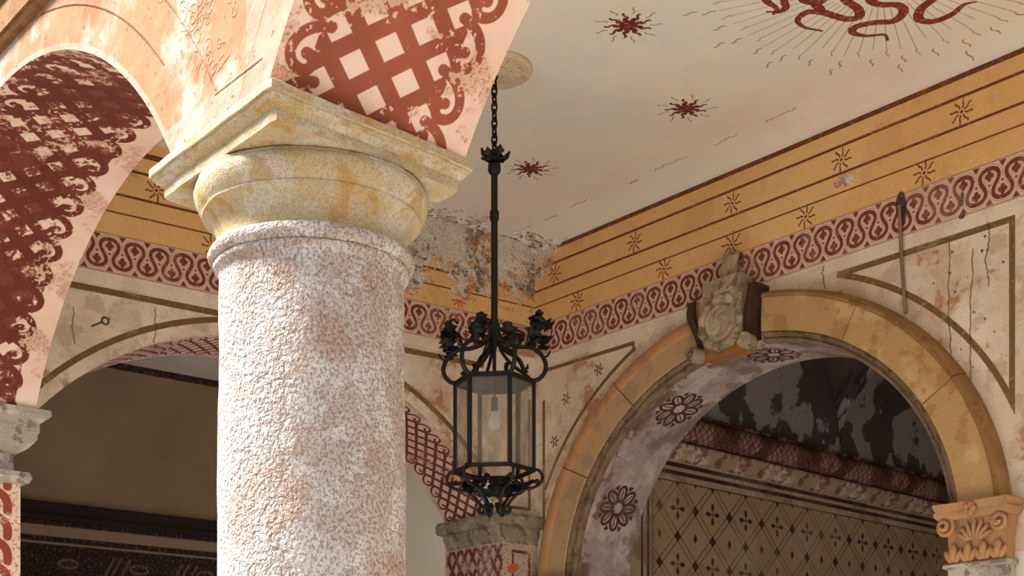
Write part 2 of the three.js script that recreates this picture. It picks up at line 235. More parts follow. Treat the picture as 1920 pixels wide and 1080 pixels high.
// arcade towards the courtyard: three flat arches on columns
const arcB = circ(4.95, 2.36, 1.6, 3.25, 3.16), arcA = circ(1.77, 2.36, 1.6, 3.25, 3.25), arcC = circ(-1.41, 2.36, 1.6, 3.25, 3.25);
{
  const win = { s0: 1.77, s1: 6.95, t0: 3.1, t1: 5.0 };
  const ring = (c, r) => { c.beginPath(); c.arc(4.95, 2.36, r, 0.35, Math.PI - 0.3); c.stroke(); c.beginPath(); c.arc(1.77, 2.36, r, 0.3, Math.PI); c.stroke(); };
  const facade = surfaceMap({ ...win, ppm: 390, bump: true, draw: (c) => {
    const R = rng(77); c.strokeStyle = 'rgba(120,60,40,.75)'; c.lineWidth = 0.006; c.beginPath(); c.arc(4.95, 2.36, 1.735, 0.8, Math.PI - 0.75); c.stroke(); c.beginPath(); c.arc(4.95, 2.36, 1.87, 1.6, Math.PI - 0.56); c.stroke();
    c.beginPath(); c.moveTo(3.12, 3.345); c.lineTo(3.37, 3.345); c.stroke();
    c.strokeStyle = 'rgba(150,92,64,.5)'; c.lineWidth = 0.0045;          // scratched scrollwork of the spandrel
    c.save(); c.beginPath(); c.rect(2.5, 3.4, 2.4, 0.7); c.clip();
    for (let i = 0; i < 170; i++) { const x = 2.75 + R() * 1.5, y = 3.4 + R() * 0.65, r = 0.008 + R() * 0.03, a = R() * TAU; if (Math.hypot(x - 4.95, y - 2.36) < 1.85 || Math.hypot(x - 1.77, y - 2.36) < 1.85) continue; c.beginPath(); for (let k = 0; k < 26; k++) { const q = r * (1 - k / 32), th = a + k * 0.32; c.lineTo(x + Math.cos(th) * q, y + Math.sin(th) * q); } c.lineTo(x + Math.cos(a) * r * 2.2, y + Math.sin(a) * r * 2.2); c.stroke(); }
    c.restore();
  }, shade: (s, t, p, o) => {
    const a = at(NA, s * 0.7, t * 0.7), b = at(NB, s * 0.9 + 0.2, t * 0.9), f = at(NF, s * 0.9, t * 0.9), f2 = at(NF, s * 2, t * 2), r = Math.min(Math.hypot(s - 4.95, t - 2.36), Math.hypot(s - 1.77, t - 2.36));
    o[0] = 148; o[1] = 104; o[2] = 68; lay(o, [136, 88, 52], sstep(0.4, 0.75, a)); lay(o, [158, 126, 102], sstep(0.52, 0.7, b) * 0.85); lay(o, [168, 150, 138], sstep(0.66, 0.8, b) * 0.9);
    const border = (r < 1.735 ? 0.35 : r > 1.8 ? 0 : 0.6) * sstep(0.36, 0.6, b); lay(o, [176, 150, 136], border * 0.8); if (t < 3.345 || r < 1.62 || (s < 3.2 && t < 3.6)) lay(o, [168, 142, 132], 0.7);
    lay(o, p, p[3] * (1 - 0.6 * sstep(0.5, 0.7, b))); lay(o, [72, 44, 30], sstep(0.93, 0.97, f) * 0.6); lay(o, [134, 92, 60], sstep(0.45, 0.8, at(NB, s * 2.3, t * 2.3 + 0.4)) * 0.3);
    o[3] = 0.6 + 0.5 * (at(NB, s * 0.6, t * 0.6) - 0.5) - 0.4 * p[3] - (r > 1.735 && r < 1.8 ? 0.12 : 0);
  } });
  const fm = mat(facade, { bumpScale: 0.012 }), plain = mat(ochreStone, { color: 0xc8b8a8 });
  const poly = [[6.95, 3.16], ...[...arcB].reverse(), ...[...arcA].reverse().filter((q) => q[0] > 1.7701), [1.77, 3.96], [1.77, 5.0], [6.95, 5.0]];
  const mUV = (s, t) => [s, t], face = (pl, U, m2) => flat(pl, (s, t) => P(U, t, s), m2);
  const w = struct('wall_front', face(poly, U1, facade.uv), fm, 'ochre arcade wall of the courtyard with flat painted arches', 'wall');
  const rest = [[1.77, 5.0], [1.77, 3.96], ...[...arcA].reverse().filter((q) => q[0] < 1.7699), ...[...arcC].reverse(), [-3.4, 3.25], [-3.4, ROOF], [6.95, ROOF], [6.95, 5.0]];
  part('upper_wall', face(rest, U1, mUV), plain, w);
  part('inner_face', face([[6.95, 3.16], ...[...arcB].reverse(), ...[...arcA].reverse(), ...[...arcC].reverse(), [-3.4, 3.25], [-3.4, ROOF], [6.95, ROOF]], U2, mUV), M.white, w);
  const dp = (s, t, d) => P(U1 + d, t, s), LA = lengths(arcA).at(-1), LB = lengths(arcB).at(-1);
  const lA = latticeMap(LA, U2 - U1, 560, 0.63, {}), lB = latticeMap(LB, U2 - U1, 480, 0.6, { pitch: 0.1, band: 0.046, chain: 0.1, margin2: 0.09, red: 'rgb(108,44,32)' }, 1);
  part('arch_soffit', soffit(arcA, dp, U2 - U1, lA), mat(lA, { bumpScale: 0.003 }), w); part('arch_soffit', soffit(arcB, dp, U2 - U1, lB), mat(lB, { bumpScale: 0.003 }), w); part('arch_soffit', soffit(arcC, dp, U2 - U1, lA), mat(lA), w);
  for (const [a, b] of [[3.10, 3.62], [-0.08, 0.44]]) part('springer', grid(1, 1, (u, v) => P(mix(U1, U2, u), 3.2501, mix(a, b, v))), M.white, w);
  const sc = [[0, 4.075], [0.02, 4.08], [0.03, 4.092], [0.02, 4.105], [0.006, 4.108], [0.006, 4.118], [0.022, 4.124], [0.024, 4.15], [0.014, 4.158], [0.014, 4.23], [0.03, 4.24], [0.04, 4.26], [0.03, 4.28], [0, 4.285]];
  part('string_course', crisp(grid(1, sc.length - 1, (u, v) => { const [q, y] = sc[Math.round(v * (sc.length - 1))]; return P(U1 - q, y, mix(-3.4, 6.95, u)); })), mat(ochreStone, { color: 0xb8a490 }), w);
}

// right wall of the portico with its stone-framed arch
const opR = elli(5.10, 2.6, 1.33, 1.19), pathR = [[3.77, 0], [3.77, 1.3], ...opR, [6.43, 1.3], [6.43, 0]];
{
  const win = { s0: 2.85, s1: 6.86, t0: 2.5, t1: 4.87 };
  const S = surfaceMap({ ...win, ppm: 510, bump: true, draw: (c) => {
    frieze(c, 2.85, 6.70); bandLines(c, 2.8, 6.9);
    c.fillStyle = 'rgb(190,140,124)'; c.fillRect(6.72, FR0 + 0.01, 0.1, 0.19);
    for (const v of [6.66, 5.937, 5.17, 4.432, 3.737, 3.05]) bandStar(c, v, 4.614); for (const v of [6.448, 5.695, 4.661, 3.942, 3.25]) bandStar(c, v, 4.39); bandStar(c, 5.174, 4.385, 1.25);
    c.strokeStyle = C.olive; c.lineWidth = 0.03; c.lineJoin = 'miter'; c.lineCap = 'butt';
    const arc = (a0, a1) => { for (let i = 0; i <= 30; i++) { const a = mix(a0, a1, i / 30); c.lineTo(5.13 + Math.cos(a) * 1.79, 2.6 + Math.sin(a) * 1.545); } };
    c.beginPath(); c.miterLimit = 7; c.moveTo(3.475, 3.6); c.lineTo(3.475, 4.03); c.lineTo(4.45, 4.03); arc(Math.PI * 0.622, Math.PI * 0.8755); c.closePath(); c.stroke();
    c.lineWidth = 0.024; c.beginPath(); c.moveTo(6.765, 2.9); c.lineTo(6.765, 3.83); c.stroke(); c.beginPath(); c.moveTo(6.75, 4.02); c.lineTo(5.95, 4.015); arc(Math.PI * 0.35, Math.PI * 0.14); c.stroke();
    c.strokeStyle = 'rgba(90,66,52,.8)'; for (const [x, y] of [[6.25, 3.92], [6.66, 3.55], [6.55, 3.8]]) for (let i = 0; i < 6; i++) wavy(c, x, y, i * TAU / 6, 0.008, 0.04, 0.012, 0.002);   // little stencilled flowers
    const R = rng(5); c.strokeStyle = 'rgba(70,44,30,.85)';                      // cracks
    for (const [x, y, len] of [[3.80, 4.02, 0.55], [3.68, 3.95, 0.7], [3.60, 4.05, 0.3], [4.55, 4.10, 0.12]]) { c.lineWidth = 0.005; c.beginPath(); let X = x; for (let k = 0; k <= 30; k++) { X += (R() - 0.5) * 0.012; c.lineTo(X, y - len * k / 30); } c.stroke(); }
    c.fillStyle = 'rgba(50,34,28,.8)'; for (const [x, y, r, q] of [[4.075, 4.275, 0.03, 2.2], [4.06, 4.22, 0.016, 3], [3.735, 4.20, 0.012, 3], [3.735, 4.12, 0.018, 0.8], [5.11, 4.31, 0.02, 0.7]]) { c.beginPath(); c.ellipse(x, y, r, r * q, 0, 0, TAU); c.fill(); }
    c.fillStyle = 'rgba(66,44,34,.75)'; for (let i = 0; i < 26; i++) { c.beginPath(); c.arc(3.5 + R() * 0.45, 3.3 + R() * 0.7, 0.003 + R() * 0.006, 0, TAU); c.fill(); }
  }, shade: wallShade((s, t) => Math.max(1.25 - Math.hypot((s - 6.9) / 0.38, (t - 4.9) / 0.26), 0.72 - Math.hypot((s - 4.42) / 0.16, (t - 4.50) / 0.06)) ) });
  const m = mat(S, { bumpScale: 0.01 });
  const pos = (s, t) => P(UW, t, s), w = struct('wall_right', flat([[6.86, 2.5], [6.86, 4.87], [2.85, 4.87], [2.85, 2.5], [3.77, 2.5], ...opR, [6.43, 2.5]], pos, S.uv), m, 'painted portico wall with yellow star band, scroll frieze and arched opening', 'wall');
  const uvM = (s, t) => [s, t];
  part('lower_wall', merge([flat([[2.85, 0], [3.77, 0], [3.77, 2.5], [2.85, 2.5]], pos, uvM), flat([[6.43, 0], [6.9, 0], [6.9, 2.5], [6.43, 2.5]], pos, uvM), flat([[-3.4, 0], [2.85, 0], [2.85, 2.5], [-1.16, 2.5], [-1.16, 4.87], [-3.4, 4.87]], pos, uvM)]), M.white, w);
  part('next_bay', flat([[-1.16, 2.5], [2.85, 2.5], [2.85, 4.87], [-1.16, 4.87]], pos, (s, t) => S.uv(s + 4.01, t)), m, w);
  part('rear_face', flat([[-3.4, 0], [3.77, 0], ...opR, [6.43, 0], [7.4, 0], [7.4, ROOF], [-3.4, ROOF]], (s, t) => P(6.27, t, s), uvM), M.white, w);
  // underside of the arch with stencilled rosettes
  const L = lengths(pathR), tot = L.at(-1), W = 6.27 - UW, q0 = L[2], q1 = L[pathR.length - 3];
  const near = (v, y) => { let b = 0, e = 9; pathR.forEach(([s, t], i) => { const d = Math.hypot(s - v, t - y); if (d < e) { e = d; b = L[i]; } }); return b; };
  const So = surfaceMap({ s0: q0 - 0.65, s1: q1 + 0.65, t0: 0, t1: W, ppm: 380, bump: true, draw: (c) => {
    const ros = (x, y) => { c.strokeStyle = 'rgb(78,38,30)'; c.fillStyle = 'rgb(78,38,30)'; for (let i = 0; i < 8; i++) { const a = TAU * i / 8; c.save(); c.translate(x, y); c.rotate(a); c.lineWidth = 0.019; c.beginPath(); c.ellipse(0.092, 0.004, 0.05, 0.03, 0.15, 0, TAU); c.stroke(); c.lineWidth = 0.008; c.beginPath(); c.moveTo(0.055, 0); c.lineTo(0.12, 0.006); c.stroke(); c.beginPath(); c.moveTo(0.112, 0.045); c.lineTo(0.15, 0.05); c.lineTo(0.142, 0.068); c.lineTo(0.12, 0.078); c.fill(); c.restore(); } };
    const step = (near(5.75, 3.599) - near(6.274, 3.114)), b = near(6.274, 3.114); for (let k = -2; k < 6; k++) ros(b + k * step * 0.98, 0.215);
  }, shade: (s, t, p, o) => {
    const a = at(NA, s * 0.6, t * 1.2), b = at(NB, s * 0.8, t * 0.8), f = at(NF, s * 1.1, t * 1.1); o[0] = 164; o[1] = 144; o[2] = 136; lay(o, [190, 174, 164], sstep(0.4, 0.75, a)); lay(o, [112, 92, 84], sstep(0.5, 0.85, b) * 0.65); lay(o, [196, 182, 172], sstep(0.6, 0.9, at(NB, s * 1.9, t * 1.9)) * 0.4);
    lay(o, p, p[3] * (1 - 0.2 * sstep(0.6, 0.8, b))); const edge = sstep(0.12, 0.02, t) * sstep(0.48, 0.62, b); lay(o, [110, 72, 60], edge * 0.8); lay(o, [88, 70, 62], sstep(0.82, 0.94, f) * 0.4); o[3] = 0.5 + 0.4 * (b - 0.5);
  } });
  part('arch_soffit', soffit(pathR, (s, t, d) => P(UW + d, t, s), W, So), mat(So, { bumpScale: 0.006 }), w);
}

// far end wall of the portico, a little askew, with a wide flat arch
const opB = circ(4.0, 2.13, 1.8, 3.09, 3.09), pathB = [[2.477, 0], [2.477, 2.2], ...opB, [5.523, 2.2], [5.523, 0]];
{
  const win = { s0: 1.75, s1: 5.86, t0: 2.9, t1: 4.87 };
  const S = surfaceMap({ ...win, ppm: 490, bump: true, draw: (c) => {
    frieze(c, 1.75, 5.60); bandLines(c, 1.7, 5.9); c.fillStyle = 'rgb(176,128,112)'; c.fillRect(5.58, FR0, 0.26, 0.2);
    for (const u of [3.62, 4.3]) bandStar(c, u, 4.385); for (const u of [2.9, 3.3, 4.0, 4.7]) bandStar(c, u, 4.614); c.strokeStyle = 'rgb(190,84,30)'; for (let i = 0; i < 5; i++) wavy(c, 5.25, 4.39, Math.PI * (1.1 + 0.2 * i), 0.01, 0.05, 0.009, 0.004);
    c.strokeStyle = C.olive; c.lineWidth = 0.034; c.beginPath(); c.moveTo(1.7, 4.022); c.lineTo(5.42, 4.01); c.stroke(); c.lineWidth = 0.032; c.beginPath(); c.arc(4.0, 2.13, 1.882, 0.2, Math.PI - 0.2); c.stroke();
    c.strokeStyle = 'rgb(116,84,58)'; c.lineWidth = 0.02; c.beginPath(); c.moveTo(5.79, 3.14); c.lineTo(5.79, 3.84); c.stroke(); c.beginPath(); c.moveTo(5.62, 3.14); c.lineTo(5.79, 3.14); c.stroke();
    c.strokeStyle = 'rgba(40,26,20,.8)'; c.lineWidth = 0.01; c.beginPath(); c.arc(3.02, 3.86, 0.018, 0, TAU); c.moveTo(3.0, 3.85); c.lineTo(2.95, 3.82); c.stroke(); c.lineWidth = 0.006; c.strokeStyle = 'rgba(70,44,30,.6)'; const R = rng(8); for (const [x, y] of [[2.7, 3.95], [2.85, 3.9], [3.3, 3.98]]) { c.beginPath(); let X = x; for (let k = 0; k < 20; k++) { X += (R() - 0.5) * 0.012; c.lineTo(X, y - k * 0.01); } c.stroke(); }
  }, shade: wallShade((s, t) => t < FR1 ? 0.55 - Math.hypot((s - 5.2) / 0.7, (t - 4.3) / 0.05) : Math.max(1.5 - Math.hypot((s - 5.35) / 0.78, (t - 4.92) / 0.42), 0.66 - Math.hypot((s - 4.95) / 0.5, (t - 4.45) / 0.2), 0.45 - Math.hypot((s - 3.0) / 1.0, (t - 4.7) / 0.2))) });
  const pos = (s, t) => P(s, t, vB(s)), w = struct('wall_back', flat([[1.75, 2.9], [2.477, 2.9], ...opB, [5.523, 2.9], [5.86, 2.9], [5.86, 4.87], [1.75, 4.87]], pos, S.uv), mat(S, { bumpScale: 0.02 }), 'end wall of the portico with peeling yellow band above a wide painted arch', 'wall');
  const uvM = (s, t) => [s, t];
  part('lower_wall', merge([flat([[1.75, 0], [2.477, 0], [2.477, 2.9], [1.75, 2.9]], pos, uvM), flat([[5.523, 0], [5.86, 0], [5.86, 2.9], [5.523, 2.9]], pos, uvM)]), M.white, w);
  part('rear_face', flat([[1.75, 0], [2.477, 0], ...opB, [5.523, 0], [6.3, 0], [6.3, ROOF], [1.75, ROOF]], (s, t) => P(s, t, vB(s) + 0.53), uvM), mat(tanStone, { color: 0x9a8676 }), w);
  const l = latticeMap(4.4, 0.53, 460, 0.7, { pitch: 0.07, band: 0.022, chain: 0.075, margin: 0.05, margin2: 0.03, red: 'rgb(120,58,46)' });
  part('arch_soffit', soffit(pathB, (s, t, d) => P(s, t, vB(s) + d), 0.53, l), mat(l, { bumpScale: 0.003 }), w);
}

// ceiling with stars and a sun of serpents; a shallow cove meets the right wall
{
  const win = { s0: 2.3, s1: 5.86, t0: 2.6, t1: 7.3 }, snakes = [[[4.64, 3.82], [4.77, 3.93], [4.83, 3.97], [4.83, 4.01], [4.79, 4.04]], [[4.73, 3.82], [4.84, 3.88], [4.88, 3.87], [4.91, 3.84], [4.91, 3.82], [4.87, 3.76]], [[4.86, 3.7], [4.98, 3.76], [5.08, 3.77], [5.14, 3.81], [5.12, 3.85], [5.06, 3.87], [4.98, 3.89], [4.93, 3.93], [4.95, 4.0], [5.02, 4.02], [5.11, 3.99]], [[4.99, 3.62], [5.06, 3.69], [5.12, 3.69], [5.19, 3.64], [5.25, 3.65], [5.29, 3.73], [5.23, 3.8], [5.2, 3.88], [5.23, 3.91], [5.3, 3.89], [5.36, 3.83], [5.41, 3.85]], [[5.23, 3.38], [5.27, 3.52], [5.3, 3.6], [5.37, 3.65], [5.43, 3.62], [5.44, 3.53], [5.41, 3.45], [5.43, 3.41]]];
  const S = surfaceMap({ ...win, ppm: 430, bump: true, draw: (c) => {
    const dark = 'rgb(96,30,20)', R = rng(3);
    const star = (x, y, k = 1) => { c.strokeStyle = dark; for (let i = 0; i < 9; i++) { const a = TAU * i / 9 + 0.3; wavy(c, x, y, a, 0.012, 0.06, 0.02 * k, 0.008); wavy(c, x, y, a, 0.05, 0.105, 0.012 * k, 0.008); c.strokeStyle = 'rgba(96,40,28,.7)'; wavy(c, x, y, a + 0.34, 0.10, 0.155, 0.005, 0.006); c.strokeStyle = dark; } };
    for (const [x, y] of [[4.398, 4.516], [5.199, 4.915], [5.063, 5.984], [3.3, 5.9], [3.2, 4.4], [3.5, 3.2]]) star(x, y);
    const cx = 4.95, cy = 3.55; c.strokeStyle = 'rgba(110,70,54,.65)';
    for (let i = 0; i < 64; i++) { const a = TAU * i / 64, r1 = 0.6 + R() * 0.12; c.lineWidth = 0.0035; c.beginPath(); c.moveTo(cx + Math.cos(a) * 0.25, cy + Math.sin(a) * 0.25); c.lineTo(cx + Math.cos(a) * r1, cy + Math.sin(a) * r1); c.stroke(); if (i % 2) wavy(c, cx, cy, a, 0.72, 0.78, 0.007, 0.008); else wavy(c, cx, cy, a, r1, r1 + 0.05, 0.005, 0.006); if (i % 4 === 1) wavy(c, cx, cy, a + 0.03, 0.80, 0.86, 0.007, 0.008); }
    const snake = (pts) => { const cv = new THREE.CatmullRomCurve3(pts.map(([x, y]) => new THREE.Vector3(x, y, 0))), n = 60; for (const [ex, col] of [[0.007, 'rgb(70,18,12)'], [0, 'rgb(122,40,26)']]) { c.strokeStyle = col; for (let i = 0; i < n; i++) { const p = cv.getPoint(i / n), q = cv.getPoint((i + 1) / n), e = i / n; c.lineWidth = 0.036 * (1 - 0.85 * sstep(0.55, 1, e)) * (pts.length < 7 ? 0.7 : 1) + ex; c.beginPath(); c.moveTo(p.x, p.y); c.lineTo(q.x, q.y); c.stroke(); } } };
    snakes.forEach(snake); for (const t of [2.1, 4.2]) { const k = Math.cos(t), s = Math.sin(t); for (const sn of snakes.slice(2)) snake(sn.map(([x, y]) => [cx + (x - cx) * k - (y - cy) * s, cy + (x - cx) * s + (y - cy) * k])); }
    c.strokeStyle = 'rgba(90,66,52,.6)'; c.lineWidth = 0.006; for (const [a, b, u] of [[4.55, 4.75, 5.62], [4.95, 5.12, 5.62], [5.3, 5.55, 5.61], [5.7, 5.78, 5.63], [6.1, 6.25, 5.6], [6.4, 6.5, 5.62]]) { c.beginPath(); for (let k = 0; k <= 12; k++) c.lineTo(u + (R() - 0.5) * 0.02, mix(a, b, k / 12)); c.stroke(); }
  }, shade: (s, t, p, o) => {
    const a = at(NA, s * 0.25, t * 0.25), b = at(NA, s * 0.4 + 0.5, t * 0.2), f = at(NF, s, t), g = at(NB, s * 0.5, t * 0.5); o[0] = 224; o[1] = 214; o[2] = 198; lay(o, [218, 214, 206], sstep(0.35, 0.75, a) * 0.8); lay(o, [224, 206, 196], sstep(0.4, 0.85, b) * 0.7); lay(o, [230, 220, 202], sstep(0.55, 0.8, g) * 0.5);
    lay(o, p, p[3] * (1 - 0.35 * sstep(0.66, 0.78, f))); o[3] = 0.6 + 0.1 * (f - 0.5);
    const q = Math.max(1.15 - Math.hypot((s - 5.9) / 0.5, (t - 7.0) / 0.6), 1.2 - Math.hypot((s - 4.9) / 1.2, (t - 7.05) / 0.42)), e = at(NB, s * 1.2, t * 1.2) * 0.6 + f * 0.4, k = sstep(0.5, 0.58, e * 0.55 + q * 0.5);
    if (k > 0) { const w = [234, 226, 216]; lay(w, [190, 172, 154], sstep(0.5, 0.62, at(NA, s * 2.1, t * 2.1))); lay(w, [92, 72, 58], sstep(0.62, 0.7, at(NF, s * 0.6, t * 0.6)) * 0.8); lay(o, w, k); o[3] = 0.35 + 0.3 * at(NB, s * 2, t * 2); }
  } });
  const prof = [[U2 - 0.3, CEIL], [4.0, CEIL], [5.56, CEIL], [5.64, 4.857], [5.70, 4.85], [5.76, 4.836], [5.80, 4.82], [UW + 0.002, 4.795], [UW + 0.1, 4.79]];
  const g = grid(prof.length - 1, 2, (u, v) => { const [x, y] = prof[Math.round(u * (prof.length - 1))]; return P(x, y, mix(2.6, 7.3, v)); }, (u, v) => S.uv(prof[Math.round(u * (prof.length - 1))][0], mix(2.6, 7.3, v)));
  const w = struct('ceiling', g, mat(S, { bumpScale: 0.012 }), 'cream plaster ceiling painted with dark red stars and a sun of serpents', 'ceiling');
  part('outer_ceiling', merge([box(U1 + 0.02, UW + 0.1, CEIL + 0.001, CEIL + 0.2, -3.3, 2.6), box(U1 + 0.02, UW + 0.3, CEIL + 0.012, CEIL + 0.2, 2.6, 7.2), box(2.0, 8.95, CEIL, CEIL + 0.2, 7.2, 11.4)]), M.white, w);
}
struct('wall_near', box(U1, 6.3, 0, ROOF, -3.4, -2.75), M.white, 'plain plastered wall closing the near end of the portico', 'wall');

// vaulted room seen through the right arch
const vL = (U) => 6.70 + 0.07 * (U - 6.855);
{
  const S = surfaceMap({ s0: 6.2, s1: 11.1, t0: 2.3, t1: 5.3, ppm: 400, draw: (c) => {
    c.fillStyle = 'rgb(180,144,108)'; c.fillRect(6.74, 2.3, 4.4, 1.15); const dk = 'rgb(62,30,26)'; c.fillStyle = dk; c.strokeStyle = dk;
    c.fillRect(6.70, 3.545, 4.4, 0.03); c.fillRect(6.66, 3.49, 4.5, 0.028); c.fillRect(6.745, 3.44, 4.4, 0.007); c.fillRect(6.745, 2.3, 0.008, 1.14); c.fillRect(6.69, 2.3, 0.022, 1.2); c.fillRect(6.63, 2.3, 0.02, 1.25);
    c.save(); c.beginPath(); c.rect(6.75, 2.3, 4.4, 1.14); c.clip(); const q = 0.385, x0 = 7.012 - q / 2, y0 = 3.26; c.lineWidth = 0.005;
    for (let i = -14; i < 30; i++) for (const d of [-0.028, 0.028]) { const x = x0 + i * q + d; c.beginPath(); c.moveTo(x - 4, y0 - 4); c.lineTo(x + 2, y0 + 2); c.stroke(); c.beginPath(); c.moveTo(x - 2, y0 + 2); c.lineTo(x + 4, y0 - 4); c.stroke(); }
    for (let j = -6; j < 3; j++) for (let i = -2; i < 14; i++) {
      const dx = (j & 1) * q / 2, cx = x0 + i * q + dx, cy = y0 + j * q / 2; c.beginPath(); c.moveTo(cx - 0.036, cy); c.lineTo(cx, cy + 0.042); c.lineTo(cx + 0.036, cy); c.lineTo(cx, cy - 0.042); c.fill();
      const fx = cx + q / 2, fy = cy; if (j & 1) { c.beginPath(); c.moveTo(fx - 0.02, fy); c.lineTo(fx, fy + 0.036); c.lineTo(fx + 0.02, fy); c.lineTo(fx, fy - 0.036); c.fill(); } else for (let k = 0; k < 4; k++) { c.save(); c.translate(fx, fy); c.rotate(k * Math.PI / 2 + Math.PI / 2 * 0); c.beginPath(); c.ellipse(0.05, 0, 0.026, 0.016, 0, 0, TAU); c.fill(); c.lineWidth = 0.006; c.beginPath(); c.moveTo(0, 0); c.lineTo(0.04, 0); c.stroke(); c.restore(); c.lineWidth = 0.005; }
    }
    c.restore();
  }, shade: (s, t, p, o) => {
    const a = at(NA, s * 0.5, t * 0.5), b = at(NB, s * 0.8, t * 0.8), f = at(NF, s, t); o[0] = 184; o[1] = 154; o[2] = 120; lay(o, [194, 170, 144], sstep(0.5, 0.7, a) * 0.8); lay(o, [140, 104, 80], sstep(0.6, 0.75, b) * 0.6); lay(o, p, p[3] * (1 - 0.3 * sstep(0.62, 0.78, b)));
    lay(o, [188, 164, 136], sstep(0.5, 0.8, a) * 0.3); lay(o, [168, 132, 92], sstep(0.5, 0.8, at(NB, s * 0.5 + 0.3, t * 0.5)) * 0.3); if (t > 3.85) { o[0] = 92; o[1] = 82; o[2] = 76; lay(o, [176, 166, 158], sstep(0.5, 0.56, a * 0.7 + b * 0.3)); } lay(o, [90, 64, 48], sstep(0.84, 0.94, f) * 0.4);
  } });
  const w = struct('wall_passage', flat([[6.27, 0], [11.1, 0], [11.1, 5.35], [6.27, 5.35]], (s, t) => P(s, t, vL(s)), S.uv), mat(S), 'tan stencilled wall with diamond lattice seen through the stone arch', 'wall');
  part('rear_face', flat([[6.27, 0], [11.1, 0], [11.1, ROOF], [6.27, ROOF]], (s, t) => P(s, t, vL(s) + 0.3), (s, t) => [s, t]), M.white, w);
  struct('wall_far', box(11.0, 11.3, 0, ROOF, 2.6, 7.3), M.white, 'plain far wall of the vaulted room', 'wall'); struct('wall_side', merge([box(6.27, 7.6, 0, ROOF, 2.6, 3.0), box(9.8, 11.0, 0, ROOF, 2.6, 3.0), box(7.6, 9.8, 0, 0.9, 2.6, 3.0), box(7.6, 9.8, 3.1, ROOF, 2.6, 3.0)]), M.white, 'side wall of the vaulted room with a wide window opening', 'wall');
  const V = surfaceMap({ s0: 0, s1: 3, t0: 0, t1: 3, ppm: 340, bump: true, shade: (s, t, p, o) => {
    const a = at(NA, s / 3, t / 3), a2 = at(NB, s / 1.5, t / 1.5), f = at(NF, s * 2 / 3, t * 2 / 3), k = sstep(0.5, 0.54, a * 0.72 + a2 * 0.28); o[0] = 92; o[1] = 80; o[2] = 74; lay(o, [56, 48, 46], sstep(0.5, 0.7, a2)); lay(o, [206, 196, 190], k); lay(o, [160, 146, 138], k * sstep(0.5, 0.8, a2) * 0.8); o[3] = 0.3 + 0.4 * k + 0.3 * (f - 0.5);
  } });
  const hgt = (U, Vv) => { const bar = 3.9 + 1.45 * Math.sqrt(Math.max(0, 1 - ((Vv - 4.95) / 1.9) ** 2)); let l = 0; for (const c of [6.15, 8.05, 9.97]) l = Math.max(l, 3.9 + 1.1 * Math.sqrt(Math.max(0, 1 - ((U - c) / 0.96) ** 2))); return Math.max(bar, l); };
  struct('vault', grid(150, 90, (u, v) => { const U = mix(6.27, 11.05, u), Vv = mix(3.0, 6.99, v); return P(U, hgt(U, Vv), Vv); }, (u, v) => { const U = mix(6.27, 11.05, u), Vv = mix(3.0, 6.99, v); return [(U + 0.35) / 3, (Vv + hgt(U, Vv)) / 3]; }), mat(V, { bumpScale: 0.02 }), 'crumbling grey groin vault above the cornice of the inner room', 'vault');
  const run = (prof, u0, u1, k = 30) => { const n = prof.length - 1; return grid(k, n, (u, v) => { const U = mix(u0, u1, u), [q, y] = prof[Math.round(v * n)]; return P(U, y, vL(U) - q); }, (u, v) => { let l = 0; for (let i = 1; i <= Math.round(v * n); i++) l += Math.hypot(prof[i][0] - prof[i - 1][0], prof[i][1] - prof[i - 1][1]); return [mix(u0, u1, u), l]; }); };
  const net = surfaceMap({ s0: 0, s1: 1, t0: 0, t1: 1, ppm: 512, draw: (c) => { c.strokeStyle = 'rgb(60,30,26)'; c.lineWidth = 0.007; for (let i = -20; i < 20; i++) { c.beginPath(); c.moveTo(i / 15, 0); c.lineTo(i / 15 + 1, 1); c.moveTo(i / 15, 1); c.lineTo(i / 15 + 1, 0); c.stroke(); } }, shade: (s, t, p, o) => { const a = at(NA, s, t), b = at(NB, s, t); o[0] = 132; o[1] = 76; o[2] = 64; lay(o, [176, 132, 118], sstep(0.48, 0.66, a) * 0.85); lay(o, [84, 46, 40], sstep(0.55, 0.75, b) * 0.8); lay(o, p, p[3] * 0.8); } });
  const edge = surfaceMap({ s0: 0, s1: 1, t0: 0, t1: 1, ppm: 512, shade: (s, t, p, o) => { const a = at(NA, s, t), b = at(NB, s * 2, t * 2); o[0] = 178; o[1] = 146; o[2] = 116; lay(o, [214, 186, 166], sstep(0.5, 0.7, a)); lay(o, [112, 66, 52], sstep(0.6, 0.72, b) * 0.7); } });
  const tr = struct('trim_1', run([[0, 3.585], [0.04, 3.60], [0.06, 3.63], [0.06, 3.645], [0.10, 3.655], [0.11, 3.685], [0.08, 3.70], [0.02, 3.705]], 6.27, 11.0), mat(edge), 'worn moulded cornice under the vault of the inner room', 'cornice');
  const tor = [[0.0, 3.70]]; for (let i = 0; i <= 14; i++) { const a = mix(-1.7, 1.7, i / 14); tor.push([0.08 + Math.cos(a) * 0.085, 3.79 + Math.sin(a) * 0.085]); } tor.push([0.05, 3.88], [0.09, 3.885], [0.095, 3.905], [0.06, 3.912], [0, 3.912]);
  part('torus_moulding', run(tor, 6.27, 11.0), mat(net), tr).userData = { label: 'red roll moulding painted with a net' };
}

